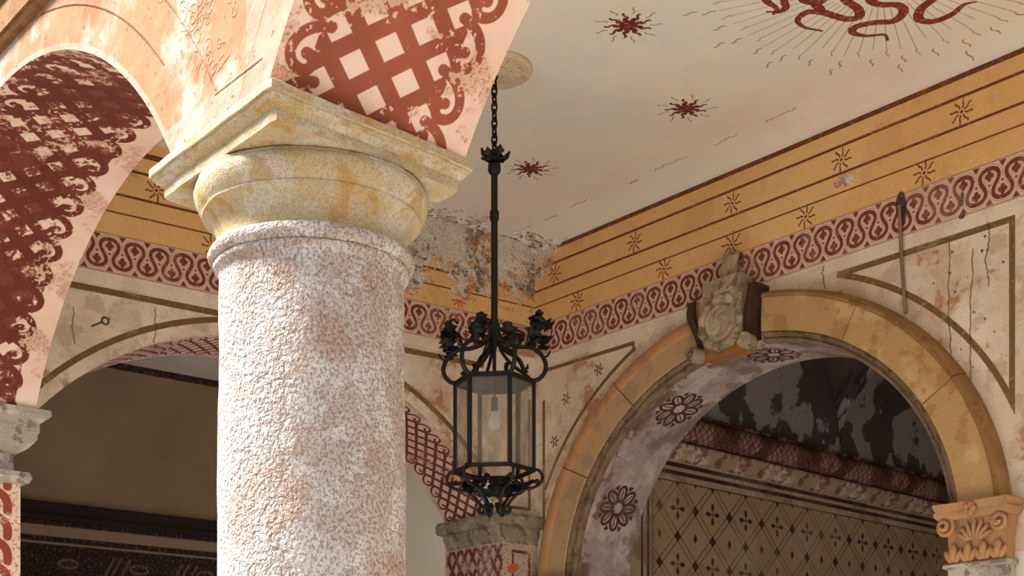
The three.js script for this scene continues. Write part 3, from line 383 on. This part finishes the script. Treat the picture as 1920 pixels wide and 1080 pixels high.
// corridor beyond the end arch
{
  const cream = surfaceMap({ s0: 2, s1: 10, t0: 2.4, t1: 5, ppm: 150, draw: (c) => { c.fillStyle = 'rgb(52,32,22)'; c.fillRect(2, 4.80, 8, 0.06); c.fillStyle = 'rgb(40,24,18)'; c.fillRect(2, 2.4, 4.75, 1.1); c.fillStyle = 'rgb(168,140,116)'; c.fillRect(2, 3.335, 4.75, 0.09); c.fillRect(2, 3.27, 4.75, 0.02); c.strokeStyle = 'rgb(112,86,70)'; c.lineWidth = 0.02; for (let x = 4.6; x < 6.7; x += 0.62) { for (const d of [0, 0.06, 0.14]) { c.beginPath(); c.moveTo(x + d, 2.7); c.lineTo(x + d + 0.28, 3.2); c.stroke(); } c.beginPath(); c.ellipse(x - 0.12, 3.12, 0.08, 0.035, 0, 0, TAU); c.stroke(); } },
    shade: (s, t, p, o) => { const a = at(NA, s * 0.3, t * 0.3), f = at(NF, s, t); o[0] = 222; o[1] = 208; o[2] = 184; lay(o, [214, 196, 170], a); if (s < 6.75) { o[0] = 170; o[1] = 144; o[2] = 114; lay(o, [156, 128, 98], a); } lay(o, p, p[3] * (1 - 0.5 * sstep(0.6, 0.75, f))); } });  // left part tan-brown: corridor shade painted into the cream wall colour
  struct('wall_corridor', flat([[2, 0], [8.95, 0], [8.95, ROOF], [2, ROOF]], (s, t) => P(s, t, 11.2), cream.uv), mat(cream), 'smooth cream corridor wall beyond the end arch, shade painted into its left part', 'wall');
  const pr = [[0, 3.46], [0.03, 3.47], [0.05, 3.50], [0.04, 3.52], [0.08, 3.54], [0.10, 3.58], [0.10, 3.6], [0, 3.605]];
  struct('trim_2', crisp(grid(1, pr.length - 1, (u, v) => { const [q, y] = pr[Math.round(v * (pr.length - 1))]; return P(mix(2, 6.75, u), y, 11.2 - q); })), mat(plaster, { color: 0x3a2a22 }), 'dark brown moulding across the cream corridor wall', 'moulding');
  struct('wall_left', box(1.75, 2.2, 0, ROOF, 7.12, 11.3), mat(tanStone, { color: 0x9a8676 }), 'plain left wall of the corridor beyond the end arch', 'wall');
  const e = [[7.4, 0], [8.8, 0], [8.8, 3.4], ...circ(9.95, 3.4, 1.15, 3.4001, 3.4001, 24), [11.1, 3.4], [11.1, 0], [11.2, 0], [11.2, ROOF], [7.1, ROOF], [7.1, 0]];
  struct('wall_corridor_end', flat(e, (s, t) => P(8.9, t, s), (s, t) => [s, t]), M.white, 'end wall of the corridor with an archway to daylight', 'wall');
}

// ---------------------------------------------------------------- granite column at the corner of two arches
function column(name, label, V0) {
  const g = thing(name, label, 'column', V0 > 1 ? {} : { kind: 'structure' }, [2.068, 0, -V0]), R = rng(9);
  const wob = (geo, k) => { const a = geo.attributes.position; for (let i = 0; i < a.count; i++) { const x = a.getX(i), y = a.getY(i), z = a.getZ(i), th = Math.atan2(z, x) / TAU, r = Math.hypot(x, z); if (r < 0.05) continue; const d = 1 + k / r * (at(NA, th * 2 + 0.5, y * 0.8) - 0.5) + k * 0.5 / r * (at(NB, th * 3, y * 2) - 0.5); a.setXYZ(i, x * d, y, z * d); } geo.computeVertexNormals(); return geo; };
  const lat = (prof, seg = 128, k = 0.008) => { const L = [0]; prof.forEach((q, i) => { if (i) L.push(L[i - 1] + Math.hypot(q[0] - prof[i - 1][0], q[1] - prof[i - 1][1])); }); const n = prof.length - 1; const geo = grid(seg, n, (u, v) => { const [r, y] = prof[Math.round(v * n)], a = u * TAU; return [Math.cos(a) * r, y, Math.sin(a) * r]; }, (u, v) => [u * 2, L[Math.round(v * n)]]); return wob(geo, k); };
  const shaft = []; for (let i = 0; i <= 80; i++) { const t = i / 80; shaft.push([0.272 - 0.016 * t * t, 0.42 + (2.909 - 0.42) * t]); } shaft.push([0.258, 2.917], [0.263, 2.926], [0.27, 2.932]);
  part('shaft', lat(shaft, 160, 0.006), M.granite, g);
  const ast = [[0.262, 2.929], [0.272, 2.932], [0.273, 2.945], [0.266, 2.947]]; for (let i = 0; i <= 12; i++) { const a = mix(-1.4, 1.5, i / 12); ast.push([0.268 + Math.cos(a) * 0.021, 2.970 + Math.sin(a) * 0.022]); } ast.push([0.264, 2.993]);
  part('astragal', lat(ast, 128, 0.006), M.granite, g);
  const ech = [[0.262, 2.990], [0.260, 2.998], [0.261, 3.016], [0.266, 3.034], [0.275, 3.052], [0.287, 3.067], [0.299, 3.077], [0.306, 3.079], [0.307, 3.087], [0.305, 3.089], [0.312, 3.096], [0.321, 3.111], [0.327, 3.128], [0.329, 3.142], [0.326, 3.154], [0.320, 3.159], [0.322, 3.161], [0.322, 3.168], [0.2, 3.169]];
  part('echinus', lat(ech, 128, 0.005), M.cap, g);
  const Q = [[1.717, 3.015], [1.726, 3.741], [2.425, 3.819], [2.416, 3.093]].map(([u, v]) => [u - 2.068, -(v - 3.40)]), N = 26;
  const ring = (inset, y, j) => { const out = []; for (let e = 0; e < 4; e++) for (let i = 0; i < N; i++) { const t = i / N, a = Q[e], b = Q[(e + 1) % 4]; let x = mix(a[0], b[0], t), z = mix(a[1], b[1], t); const c = 1 - inset / 0.352, w = 0.006 * (at(NB, e * 0.31 + t * 0.4, y * 1.5) - 0.5), chip = i === 0 ? 0.985 : 1; x *= c * chip; z *= c * chip; const r = Math.hypot(x, z), d = 1 + w / r; out.push([x * d, y + 0.006 * (at(NB, e * 0.4 + t * 0.5, 0.3) - 0.5), z * d]); } return out; };
  part('abacus', boxUV(loft([ring(0.055, 3.168), ring(0.034, 3.169), ring(0.033, 3.196), ring(0.034, 3.199), ring(0.027, 3.204), ring(0.014, 3.211), ring(0.007, 3.221), ring(0.007, 3.226), ring(0, 3.228), ring(0, 3.249), ring(0.004, 3.252)], true, 0.5)), M.cap, g);
  part('base', lat([[0.3, 0.19], [0.38, 0.20], [0.40, 0.24], [0.38, 0.29], [0.31, 0.30], [0.305, 0.34], [0.33, 0.35], [0.34, 0.38], [0.33, 0.41], [0.27, 0.43]], 96, 0.003), M.granite, g);
  part('plinth', box(-0.42, 0.42, 0, 0.2, -0.42, 0.42), M.granite, g);
  return g;
}
column('stone_column', 'thick pale granite column with yellowed square capital in front of the lantern', 3.40);
column('stone_column', 'further granite column carrying the nearer arch of the arcade', 0.18);

// ---------------------------------------------------------------- painted pier at the far end of the arcade
{
  const g = thing('pier', 'painted pier with grey moulded stone capital at the left edge', 'pier', {}, [2.05, 0, -6.70]);
  const S = surfaceMap({ s0: -0.4, s1: 0.4, t0: 1.8, t1: 3.2, ppm: 500, draw: (c) => { c.strokeStyle = 'rgb(150,66,44)'; for (const d of [-1, 1]) for (let y = 1.7; y < 3.2; y += 0.115) { c.lineWidth = 0.04; c.beginPath(); c.moveTo(d * 0.02, y); c.bezierCurveTo(d * 0.09, y + 0.09, d * 0.25, y + 0.10, d * 0.23, y - 0.02); c.stroke(); c.beginPath(); c.arc(d * 0.12, y, 0.045, 0, Math.PI); c.stroke(); } }, shade: (s, t, p, o) => { const b = at(NB, s, t), f = at(NF, s * 1.5, t * 1.5); o[0] = 220; o[1] = 184; o[2] = 162; lay(o, [234, 214, 198], b); lay(o, p, p[3] * (1 - 0.8 * sstep(0.6, 0.68, b * 0.5 + f * 0.5))); lay(o, [132, 60, 44], sstep(0.7, 0.78, f) * 0.6); } });
  const sh = mat(S), hw = 0.29, hd = 0.28;
  const q = (x0, z0, x1, z1) => grid(1, 1, (u, v) => [mix(x0, x1, u), mix(0, 2.83, v), mix(z0, z1, u)], (u, v) => S.uv(mix(-hw, hw, u), mix(0.37, 3.2, v)));
  part('shaft', merge([q(-hw, hd, hw, hd), q(hw, hd, hw, -hd), q(hw, -hd, -hw, -hd), q(-hw, -hd, -hw, hd)]), sh, g);
  const ring = (e, y) => { const a = hw + e, b = hd + e; return [[-a, y, b], [a, y, b], [a, y, -b], [-a, y, -b]]; };
  part('capital', loft([[0, 2.82], [0.03, 2.825], [0.042, 2.85], [0.03, 2.875], [-0.02, 2.885], [-0.024, 2.895], [-0.024, 2.955], [-0.005, 2.965], [0.025, 2.985], [0.055, 3.02], [0.06, 3.035], [0.06, 3.05], [0.066, 3.055], [0.066, 3.095], [0.07, 3.10], [0.1, 3.125], [0.106, 3.13], [0.106, 3.158], [0.1, 3.16]].map(([e, y]) => ring(e, y)), true, 0.5), M.grey, g);
  part('base', loft([[0.08, 0], [0.08, 0.25], [0.05, 0.3], [0.02, 0.34]].map(([e, y]) => ring(e, y))), M.grey, g);
}
// corner pier carrying the end arch
{
  const S = surfaceMap({ s0: 0, s1: 1, t0: 2.2, t1: 3.2, ppm: 480, draw: (c) => { c.strokeStyle = 'rgb(112,50,40)'; c.lineWidth = 0.026; for (let i = -10; i < 12; i++) { c.beginPath(); c.moveTo(0.06 + i * 0.075, 2.2); c.lineTo(0.06 + i * 0.075 + 0.5, 3.13); c.moveTo(0.06 + i * 0.075, 3.13); c.lineTo(0.06 + i * 0.075 + 0.5, 2.2); c.stroke(); } c.clearRect(0.5, 2, 0.6, 1.3); c.strokeStyle = 'rgb(92,58,44)'; c.lineWidth = 0.02; c.strokeRect(0.6, 2, 0.16, 1.1); c.fillStyle = 'rgb(198,104,60)'; c.beginPath(); c.ellipse(0.6, 2.99, 0.06, 0.03, 0.3, 0, TAU); c.fill(); }, shade: (s, t, p, o) => { const b = at(NB, s, t), f = at(NF, s * 1.5, t * 1.5); o[0] = 190; o[1] = 162; o[2] = 146; lay(o, [206, 186, 172], b); lay(o, p, p[3] * (1 - 0.8 * sstep(0.52, 0.62, b * 0.5 + f * 0.5))); lay(o, [90, 70, 60], sstep(0.72, 0.8, f) * 0.6); } });
  const g = thing('corner_pier', 'corner pier with worn grey slab capital below the lantern', 'pier', {}, [5.67, 0, -7.1]);
  const a0 = [-0.148, 0.30], a1 = [-0.148, -0.28], a2 = [0.17, 0.275];   // jamb edge and front edge in x,z
  part('shaft', merge([grid(1, 1, (u, v) => [a0[0], mix(0, 2.95, v), mix(a1[1], a0[1], u)], (u, v) => S.uv(mix(0, 0.5, u), mix(0.25, 3.2, v))), grid(1, 1, (u, v) => [mix(a0[0], a2[0], u), mix(0, 2.95, v), mix(a0[1], a2[1], u)], (u, v) => S.uv(mix(0.5, 0.85, u), mix(0.25, 3.2, v)))]), mat(S), g);
  const ring = (e, y) => [[a0[0] - e, y, a1[1] - e], [a0[0] - e, y, a0[1] + e], [a2[0], y, a2[1] + e], [a2[0], y, a1[1] - e]].map(([x, yy, z]) => [x, yy, z]);
  part('capital', loft([ring(0.0, 2.90), ring(0.008, 2.94), ring(0.02, 2.965), ring(0.022, 3.0), ring(0.045, 3.005), ring(0.055, 3.02), ring(0.055, 3.065), ring(0.045, 3.085), ring(0.0, 3.09)], true, 0.4), mat(greyStone, { color: 0xe6dcd0, bumpScale: 0.006 }), g);
}

// ---------------------------------------------------------------- stone frame of the right arch
{
  const g = thing('stone_archivolt', 'ochre stone arch frame of large blocks on the painted wall', 'arch', {}, [UW, 0, -5.1]);
  const pt = (th, t, q) => { const c = mix(5.10, 5.13, t), a = mix(1.33, 1.665, t), b = mix(1.19, 1.465, t); return [-q, Math.max(2.6 + Math.sin(th) * b, th > 2 ? 2.746 : 2.66), -(c + Math.cos(th) * a - 5.1)]; };
  const sweep = (prof, t0, t1, n) => { const r = []; for (let i = 0; i <= n; i++) { const th = mix(t0, t1, i / n), w = 0.003 * (at(NA, th, 0.2) - 0.5); r.push(prof.map(([t, q]) => pt(th, t, q + w))); } return loft(r, true, 0.45); };
  const ang = (v, y) => Math.atan2((y - 2.6) / 1.465, (v - 5.13) / 1.665);
  const js = [0.038, ang(6.568, 3.386), ang(6.084, 3.828), ang(5.40, 4.05), ang(4.90, 4.05), ang(4.261, 3.865), ang(3.706, 3.364), Math.PI - 0.095];
  const fas = (q) => [[0.2, 0.001], [0.2, 0.058], [0.215, 0.064], [0.45, 0.068], [q, 0.07], [q, 0.001]], rim = (q) => [[q + 0.003, 0.001], [q + 0.003, 0.07], ...[[0.12, 0.078], [0.35, 0.08], [0.6, 0.072], [0.78, 0.058], [0.9, 0.04], [1, 0.018], [1, 0.001]].map(([x, d]) => [mix(q, 1, x), d])], uvk = (o) => boxUV(o);
  const mo = [[-0.0, 0.001], [0.0, 0.03], [0.02, 0.04], [0.06, 0.045], [0.08, 0.036], [0.1, 0.034], [0.12, 0.05], [0.16, 0.06], [0.19, 0.055], [0.2, 0.04], [0.2, 0.001]];
  js.slice(0, -1).forEach((a, i) => { if (i === 3) return; const b = js[i + 1], e = 0.0022; const v = part('voussoir', uvk(sweep(fas(i < 3 ? 0.62 : 0.84), a + e, b - e, 24)), i < 3 ? M.tan : M.ochre, g); part('edge_roll', uvk(sweep(rim(i < 3 ? 0.62 : 0.84), a + e, b - e, 24)), i < 3 ? M.orange : M.edge, v); });
  part('moulding', uvk(sweep(mo, 0.045, js[3], 56)), M.ring, g); part('moulding', uvk(sweep(mo, js[4], Math.PI - 0.105, 56)), M.ring, g);

  // keystone with an oval shield
  const k = thing('keystone_cartouche', 'carved grey shield keystone at the crown of the stone arch', 'keystone', {}, [UW, 0, -5.15]);
  const pr = (w0, w1, y0, y1, d0, d1) => loft([[w0, y0, d0], [w1, y1, d1]].map(([w, y, d]) => [[-0.001, y, w], [-d, y, w], [-d, y, -w], [-0.001, y, -w]]), true, 0.4);
  part('body', boxUV(pr(0.15, 0.225, 3.75, 4.085, 0.085, 0.105)), mat(orangeStone, { color: 0xd2bda8 }), k);
  part('upper_plate', boxUV(pr(0.15, 0.15, 3.96, 4.082, 0.122, 0.122)), M.keystone, k);
  for (const s of [-1, 1]) {
    const c = []; for (let i = 0; i <= 16; i++) { const t = i / 16, z = s * (0.216 - 0.04 * t + 0.012 * Math.sin(t * 6)), y = mix(4.09, 3.81, t), d = 0.115 + 0.018 * Math.sin(t * 4.6), h = 0.026 - 0.006 * t; c.push([[-0.001, y, z - h], [-d, y, z - h], [-d - 0.006, y, z], [-d, y, z + h], [-0.001, y, z + h]]); }
    part('side_scroll', boxUV(loft(c, true, 0.5)), M.brownPaint, k);
    const curl = new THREE.CylinderGeometry(0.042, 0.042, 0.07, 24); curl.rotateZ(Math.PI / 2); curl.rotateY(0.25 * s); curl.translate(-0.115, 3.785, s * 0.185); part('curl', boxUV(curl), M.keystone, k);
    const sp = []; for (let i = 0; i <= 26; i++) { const t = i / 26, r = 0.040 * (1 - 0.8 * t), a = t * TAU * 1.4; sp.push([-0.152, 3.785 + Math.sin(a) * r, s * (0.185 + Math.cos(a) * r)]); } part('spiral', boxUV(tube(sp, 0.006, 40, 6)), M.keystone, k);
  }
  const sh = (u, v) => {
    const a = u * TAU, r = v, rag = 1 + 0.035 * Math.cos(11 * a) * sstep(0.85, 1, r), bell = (c, w) => Math.exp(-(((r - c) / w) ** 2));
    let d = 0.128 + 0.006 * (1 - r * r) + 0.012 * bell(0.86, 0.1) * (0.55 + 0.45 * Math.cos(11 * a)) - 0.008 * bell(0.68, 0.05) + 0.008 * bell(0.56, 0.05) + (r < 0.5 ? 0.008 * Math.sqrt(1 - (r / 0.5) ** 2) + 0.003 * Math.sin(5 * a + r * 16) * sstep(0.05, 0.2, r) : 0);
    if (r > 0.995) d = 0.1; return [-d, 3.93 + Math.sin(a) * 0.152 * r * rag, Math.cos(a) * 0.162 * r * rag];
  };
  part('shield', grid(132, 40, sh, (u, v) => { const q = sh(u, v); return [q[2], q[1]]; }), M.keystone, k);
  part('crown_block', boxUV(pr(0.125, 0.13, 4.08, 4.17, 0.13, 0.12)), M.keystone, k);
  part('finial', boxUV(loft([[0.06, 4.17, 0.10], [0.048, 4.19, 0.1], [0.045, 4.26, 0.085], [0.055, 4.30, 0.07], [0.05, 4.33, 0.03]].map(([w, y, d]) => Array.from({ length: 12 }, (_, i) => { const a = i / 12 * TAU; return [-d / 2 + Math.cos(a) * d / 2, y, Math.sin(a) * w]; })))), M.keystone, k);
}

// ---------------------------------------------------------------- pilasters with leafy capitals under the stone arch
function pilaster(label, V0, top) {
  const g = thing('pilaster', label, 'pilaster', { group: 'pilasters of the stone arch' }, [UW, 0, -V0]), D = 0.10, m = M.terracotta;
  const k = top - 2.74;
  part('shaft', boxUV(box(-D * 0.7, -0.001, 0, 2.44 + k, -0.155, 0.155)), M.grey, g);
  const rr = (w, d, y, n = 10) => { const o = []; for (let i = 0; i <= n; i++) { const t = i / n * 2 - 1; o.push([-d + 0.012 * (1 - t * t) * (y > 2.68 ? 1 : 0), y + k, t * w]); } o.push([-0.001, y + k, w], [-0.001, y + k, -w]); return o; };
  part('astragal', boxUV(loft([rr(0.158, D * 0.78, 2.438), rr(0.168, D * 0.95, 2.446), rr(0.168, D * 0.95, 2.46), rr(0.158, D * 0.8, 2.468)])), M.grey, g);
  part('bell', boxUV(loft([rr(0.15, D * 0.7, 2.465), rr(0.152, D * 0.72, 2.58), rr(0.17, D * 0.9, 2.67)])), m, g);
  part('abacus', boxUV(loft([rr(0.178, D * 1.12, 2.665), rr(0.192, D * 1.3, 2.685), rr(0.195, D * 1.32, 2.70), rr(0.185, D * 1.3, 2.705), rr(0.195, D * 1.4, 2.735), rr(0.19, D * 1.4, 2.742)])), m, g);
  for (const s of [-1, 1]) { const sp = []; for (let i = 0; i <= 40; i++) { const t = i / 40, a = -s * 0 + t * TAU * 1.75 + 1.4, r = 0.046 * (1 - 0.78 * t); sp.push([-D * (1.05 + 0.35 * t), 2.635 + k + Math.sin(a) * r, s * (0.142 + Math.cos(a) * r)]); } sp.unshift([-D * 0.95, 2.69 + k, s * 0.05]); part('volute', boxUV(tube(sp, 0.011, 70, 8)), m, g); }
  const lobe = (y, z, len, w, a, d) => { const o = new THREE.SphereGeometry(1, 12, 10); o.scale(0.018, len, w); o.translate(0, len, 0); o.rotateX(a); o.translate(-d, y + k, z); return boxUV(o); };
  for (let i = -3; i <= 3; i++) part('palmette_leaf', lobe(2.565, i * 0.008, 0.055 - Math.abs(i) * 0.006, 0.012, i * 0.36, D * 0.93), m, g);
  for (const z of [-0.115, -0.04, 0.04, 0.115]) { part('acanthus_leaf', merge([lobe(2.468, z, 0.045, 0.022, 0, D * 0.85), lobe(2.468, z + 0.012, 0.034, 0.014, 0.5, D * 0.85), lobe(2.468, z - 0.012, 0.034, 0.014, -0.5, D * 0.85)]), m, g); }
  part('rosette', merge([0, 1, 2, 3, 4].map((i) => { const o = new THREE.SphereGeometry(0.016, 10, 8); o.translate(-D * 1.35, 2.705 + k + Math.sin(i * TAU / 5) * 0.018, Math.cos(i * TAU / 5) * 0.018); return boxUV(o); })), m, g);
}
pilaster('pilaster with carved leaf and volute capital where the ochre arch ends', 3.61, 2.74); pilaster('pilaster under the orange foot of the stone arch, beside the corner pier', 6.60, 2.655);

// ---------------------------------------------------------------- cable on the wall
tag(part('cable', tube([[UW - 0.012, 4.27, -4.075], [UW - 0.014, 4.15, -4.068], [UW - 0.012, 4.0, -4.062], [UW - 0.014, 3.85, -4.05], [UW - 0.012, 3.73, -4.04]], 0.009, 40, 8), mat(plaster, { color: 0xb8a698 }), scene), 'thin plastered cable running down the painted wall above the stone arch', 'cable');

// ---------------------------------------------------------------- ceiling rose and wrought-iron lantern
const LU = 4.175, LV = 5.203;
{
  const g = thing('ceiling_rose', 'round white plaster ceiling rose above the lantern chain', 'ceiling rose', {}, [LU, CEIL, -LV]), m = mat(plaster, { color: 0xfdf6ea, bumpScale: 0.003 });
  part('disc', boxUV(lathe([[0.0001, -0.03], [0.05, -0.03], [0.06, -0.022], [0.12, -0.016], [0.15, -0.018], [0.165, -0.026], [0.178, -0.022], [0.183, -0.008], [0.18, 0.002]], 72)), m, g);
  part('ring', boxUV((() => { const t = new THREE.TorusGeometry(0.062, 0.006, 8, 48); t.rotateX(Math.PI / 2); t.translate(0, -0.024, 0); return t; })()), m, g);
  for (let i = 0; i < 16; i++) { const o = new THREE.SphereGeometry(1, 10, 6); o.scale(0.030, 0.006, 0.012); o.translate(0.108, -0.018, 0); o.rotateY(i * TAU / 16); part('petal', boxUV(o), m, g); }
}
{
  const g = thing('hanging_lantern', 'black wrought-iron hexagonal lantern with glass panes hanging on a long rod', 'lantern', {}, [LU, CEIL, -LV]), I = M.iron, Y = (y) => y - CEIL;
  const hook = new THREE.TorusGeometry(0.016, 0.005, 8, 20); hook.translate(0, Y(4.818), 0); part('hook', hook, I, g);
  for (let i = 0; i < 9; i++) { const o = new THREE.TorusGeometry(0.017, 0.0052, 8, 20); o.scale(0.8, 1.55, 1); o.rotateY(i % 2 ? Math.PI / 2 + 0.3 : 0.3); o.translate(0, Y(4.785 - i * 0.0385), 0); part('chain_link', o, I, g); }
  part('rod', lathe([[0.0001, Y(4.47)], [0.010, Y(4.47)], [0.014, Y(4.44)], [0.014, Y(4.40)], [0.03, Y(4.395)], [0.031, Y(4.365)], [0.022, Y(4.35)], [0.016, Y(4.345)], [0.016, Y(4.175)], [0.022, Y(4.172)], [0.022, Y(4.13)], [0.016, Y(4.127)], [0.016, Y(3.66)], [0.024, Y(3.64)], [0.03, Y(3.61)], [0.026, Y(3.56)], [0.014, Y(3.53)], [0.009, Y(3.50)], [0.009, Y(3.35)], [0.0001, Y(3.35)]], 20), I, g);
  // a forged leaf: serrated, cupped, with a little thickness; grows from the origin along +x, bending down or up
  const leaf = (len, wid, bend, lobes = 2.6) => {
    const side = (sg) => grid(24, 6, (u, v) => { const q = v * 2 - 1, w = wid * Math.sin(Math.PI * Math.min(0.98, 0.08 + u * 0.9)) ** 0.8 * (1 + 0.42 * (2 * Math.abs((u * lobes) % 1 - 0.5) * 2 - 1)) , a = bend * u, x = bend ? Math.sin(a) / bend * len : u * len, y = bend ? (1 - Math.cos(a)) / bend * len : 0, cup = -0.35 * q * q * wid, th = sg * 0.0022 * (1 - q * q); return [x - Math.sin(a) * (cup + th), y + Math.cos(a) * (cup + th), q * w]; });
    return merge([side(1), side(-1)]);
  };
  const place = (o, pitch, yaw, roll, p) => { o.rotateX(roll); o.rotateZ(pitch); o.rotateY(yaw); o.translate(...p); return o; };
  const polar = (a, r, y) => [Math.cos(a) * r, Y(y), -Math.sin(a) * r];   // a measured from +x towards +V
  // hexagon turned so that one face looks almost straight at the courtyard corner
  const RIGHT = Math.atan2(-0.63567, 0.77196), A = (deg) => RIGHT - deg * Math.PI / 180, angs = [7, 67, 127, 187, 247, 307].map(A), R = 0.19, yT = 3.35, yB = 2.927;
  for (let i = 0; i < 7; i++) part('cup_leaf', place(leaf(0.085, 0.026, 0.9), 0.05 + 0.25 * (i % 2), i * TAU / 7, 0, [0, Y(4.415), 0]), I, g);
  const hexRing = (y, r, t, h) => { const o = []; for (let i = 0; i < 6; i++) { const a = angs[i], b = angs[(i + 1) % 6], p = polar(a, r, y), q = polar(b, r, y), d = Math.hypot(q[0] - p[0], q[2] - p[2]), bx = new THREE.BoxGeometry(d + t * 0.6, h, t); bx.rotateY(-Math.atan2(q[2] - p[2], q[0] - p[0])); bx.translate((p[0] + q[0]) / 2, p[1], (p[2] + q[2]) / 2); o.push(bx); } return merge(o); };
  const top = part('top_ring', hexRing(yT, R, 0.014, 0.022), I, g);
  part('top_plate', (() => { const p = angs.map((a) => polar(a, R, yT + 0.004)); return loft([p, p.map(([x, y, z]) => [x * 0.98, y + 0.006, z * 0.98])]); })(), I, top);
  part('bottom_ring', hexRing(yB, R, 0.014, 0.018), I, g);
  for (const a of angs) { const bx = new THREE.BoxGeometry(0.017, yT - yB, 0.017); bx.rotateY(a); bx.translate(Math.cos(a) * R, Y((yT + yB) / 2), -Math.sin(a) * R); part('corner_bar', bx, I, g); }
  const glassMap = surfaceMap({ s0: 0, s1: 1, t0: 0, t1: 1, ppm: 256, shade: (s, t, p, o) => { const a = at(NA, s, t), f = at(NF, s, t), k = 222 + 30 * a - 24 * sstep(0.6, 0.8, f); o[0] = k; o[1] = k * 0.98; o[2] = k * 0.94; } });
  const glass = new THREE.MeshPhysicalMaterial({ map: glassMap.map, transmission: 0.88, thickness: 0, roughness: 0.08, ior: 1.45, transparent: true });
  for (let i = 0; i < 6; i++) { const p = polar(angs[i], R * 0.985, 0), q = polar(angs[(i + 1) % 6], R * 0.985, 0); part('glass_pane', grid(1, 1, (u, v) => [mix(p[0], q[0], u), mix(Y(yB), Y(yT), v), mix(p[2], q[2], u)]), glass, g); }
  // scrolled arms above, each carrying a knot of leaves
  angs.forEach((a, i) => {
    const arm = part('upper_scroll', tube([polar(a, 0.012, 3.60), polar(a, 0.05, 3.545), polar(a, 0.11, 3.52), polar(a, 0.17, 3.515), polar(a, 0.215, 3.49), polar(a, 0.245, 3.44), polar(a, 0.243, 3.395), polar(a, 0.215, 3.362), polar(a, 0.185, 3.355), polar(a, 0.155, 3.368), polar(a, 0.145, 3.39), polar(a, 0.158, 3.405)], 0.0105, 70, 8), I, g);
    if (i % 2 === 0) part('strut', tube([polar(a, 0.014, 3.57), polar(a, 0.035, 3.50), polar(a, 0.09, 3.43), polar(a, 0.15, 3.385), polar(a, 0.182, 3.352)], 0.008, 30, 8), I, arm);
    part('tip_leaf', place(leaf(0.05, 0.012, 1.2, 2), 0.2, a, 0, polar(a, 0.235, 3.465)), I, arm);
    const n = [10, 2, 2, 10, 6, 4][i], hi = [0.03, -0.02, -0.03, 0.03, 0.05, 0.03][i], Rr = rng(100 + i);
    for (let k = 0; k < n; k++) part('leaf', place(leaf(0.055 + Rr() * 0.035, 0.03 + Rr() * 0.012, (Rr() - 0.35) * 2.4, 2.2 + 0.4 * (k % 2)), -0.2 + Rr() * 1.5, a + (Rr() - 0.5) * 2.6, (Rr() - 0.5) * 1.2, polar(a, (n > 8 ? 0.17 : 0.12) + 0.05 * Rr(), (i === 4 ? 3.58 : 3.49) + hi * 0.6 + Rr() * (n > 8 ? 0.13 : 0.07))), I, arm);
    if (n > 3) part('tendril', tube([polar(a, 0.15, 3.52), polar(a - 0.2, 0.185, 3.57 + hi), polar(a - 0.1, 0.215, 3.60 + hi), polar(a + 0.12, 0.20, 3.625 + hi), polar(a + 0.2, 0.175, 3.60 + hi)], 0.0055, 30, 6), I, arm);
    const low = part('lower_scroll', tube([polar(a, 0.188, 2.932), polar(a, 0.215, 2.925), polar(a, 0.231, 2.895), polar(a, 0.218, 2.86), polar(a, 0.18, 2.842), polar(a, 0.13, 2.83), polar(a, 0.085, 2.79), polar(a, 0.055, 2.755), polar(a, 0.03, 2.75), polar(a, 0.022, 2.77)], 0.0075, 60, 8), I, g);
    part('curl', (() => { const o = new THREE.SphereGeometry(0.014, 12, 10); o.translate(...polar(a, 0.205, 2.872)); return o; })(), I, low);
    for (let k = 0; k < 3; k++) part('leaf', place(leaf(0.065 + Rr() * 0.03, 0.036 + Rr() * 0.012, 0.8 + Rr() * 0.9, 2.3), -0.9 + Rr() * 0.9, a + Math.PI + (Rr() - 0.5) * 1.6, (Rr() - 0.5) * 0.8, polar(a, 0.185 - 0.03 * k, 2.885 - 0.022 * k)), I, low);
    part('drop_curl', tube([polar(a, 0.06, 2.765), polar(a, 0.075, 2.745), polar(a, 0.07, 2.728), polar(a, 0.05, 2.725), polar(a, 0.042, 2.74)], 0.009, 20, 8), I, low);
  });
  const crown = rng(55); for (let k = 0; k < 4; k++) part('hub_leaf', place(leaf(0.06 + crown() * 0.02, 0.02, 1.0 + crown(), 4), 0.5 + crown() * 0.6, k * TAU / 6 + 0.3, 0, [0, Y(3.60), 0]), I, g);
  part('bulb_cord', tube([[0, Y(3.352), 0], [0.004, Y(3.31), 0.003], [-0.003, Y(3.275), 0]], 0.004, 16, 6), I, g);
  part('socket', lathe([[0.0001, Y(3.285)], [0.012, Y(3.283)], [0.017, Y(3.27)], [0.017, Y(3.215)], [0.0001, Y(3.213)]], 20), new THREE.MeshStandardMaterial({ color: 0x3a2f26, roughness: 0.6 }), g);
  part('bulb', lathe([[0.0001, Y(3.12)], [0.016, Y(3.123)], [0.03, Y(3.138)], [0.035, Y(3.158)], [0.03, Y(3.18)], [0.017, Y(3.2)], [0.014, Y(3.216)]], 28), new THREE.MeshPhysicalMaterial({ color: 0xffffff, transmission: 0.6, thickness: 0, roughness: 0.12, transparent: true }), g).userData = { label: 'unlit clear glass bulb' };
}

renderer.render(scene, camera);
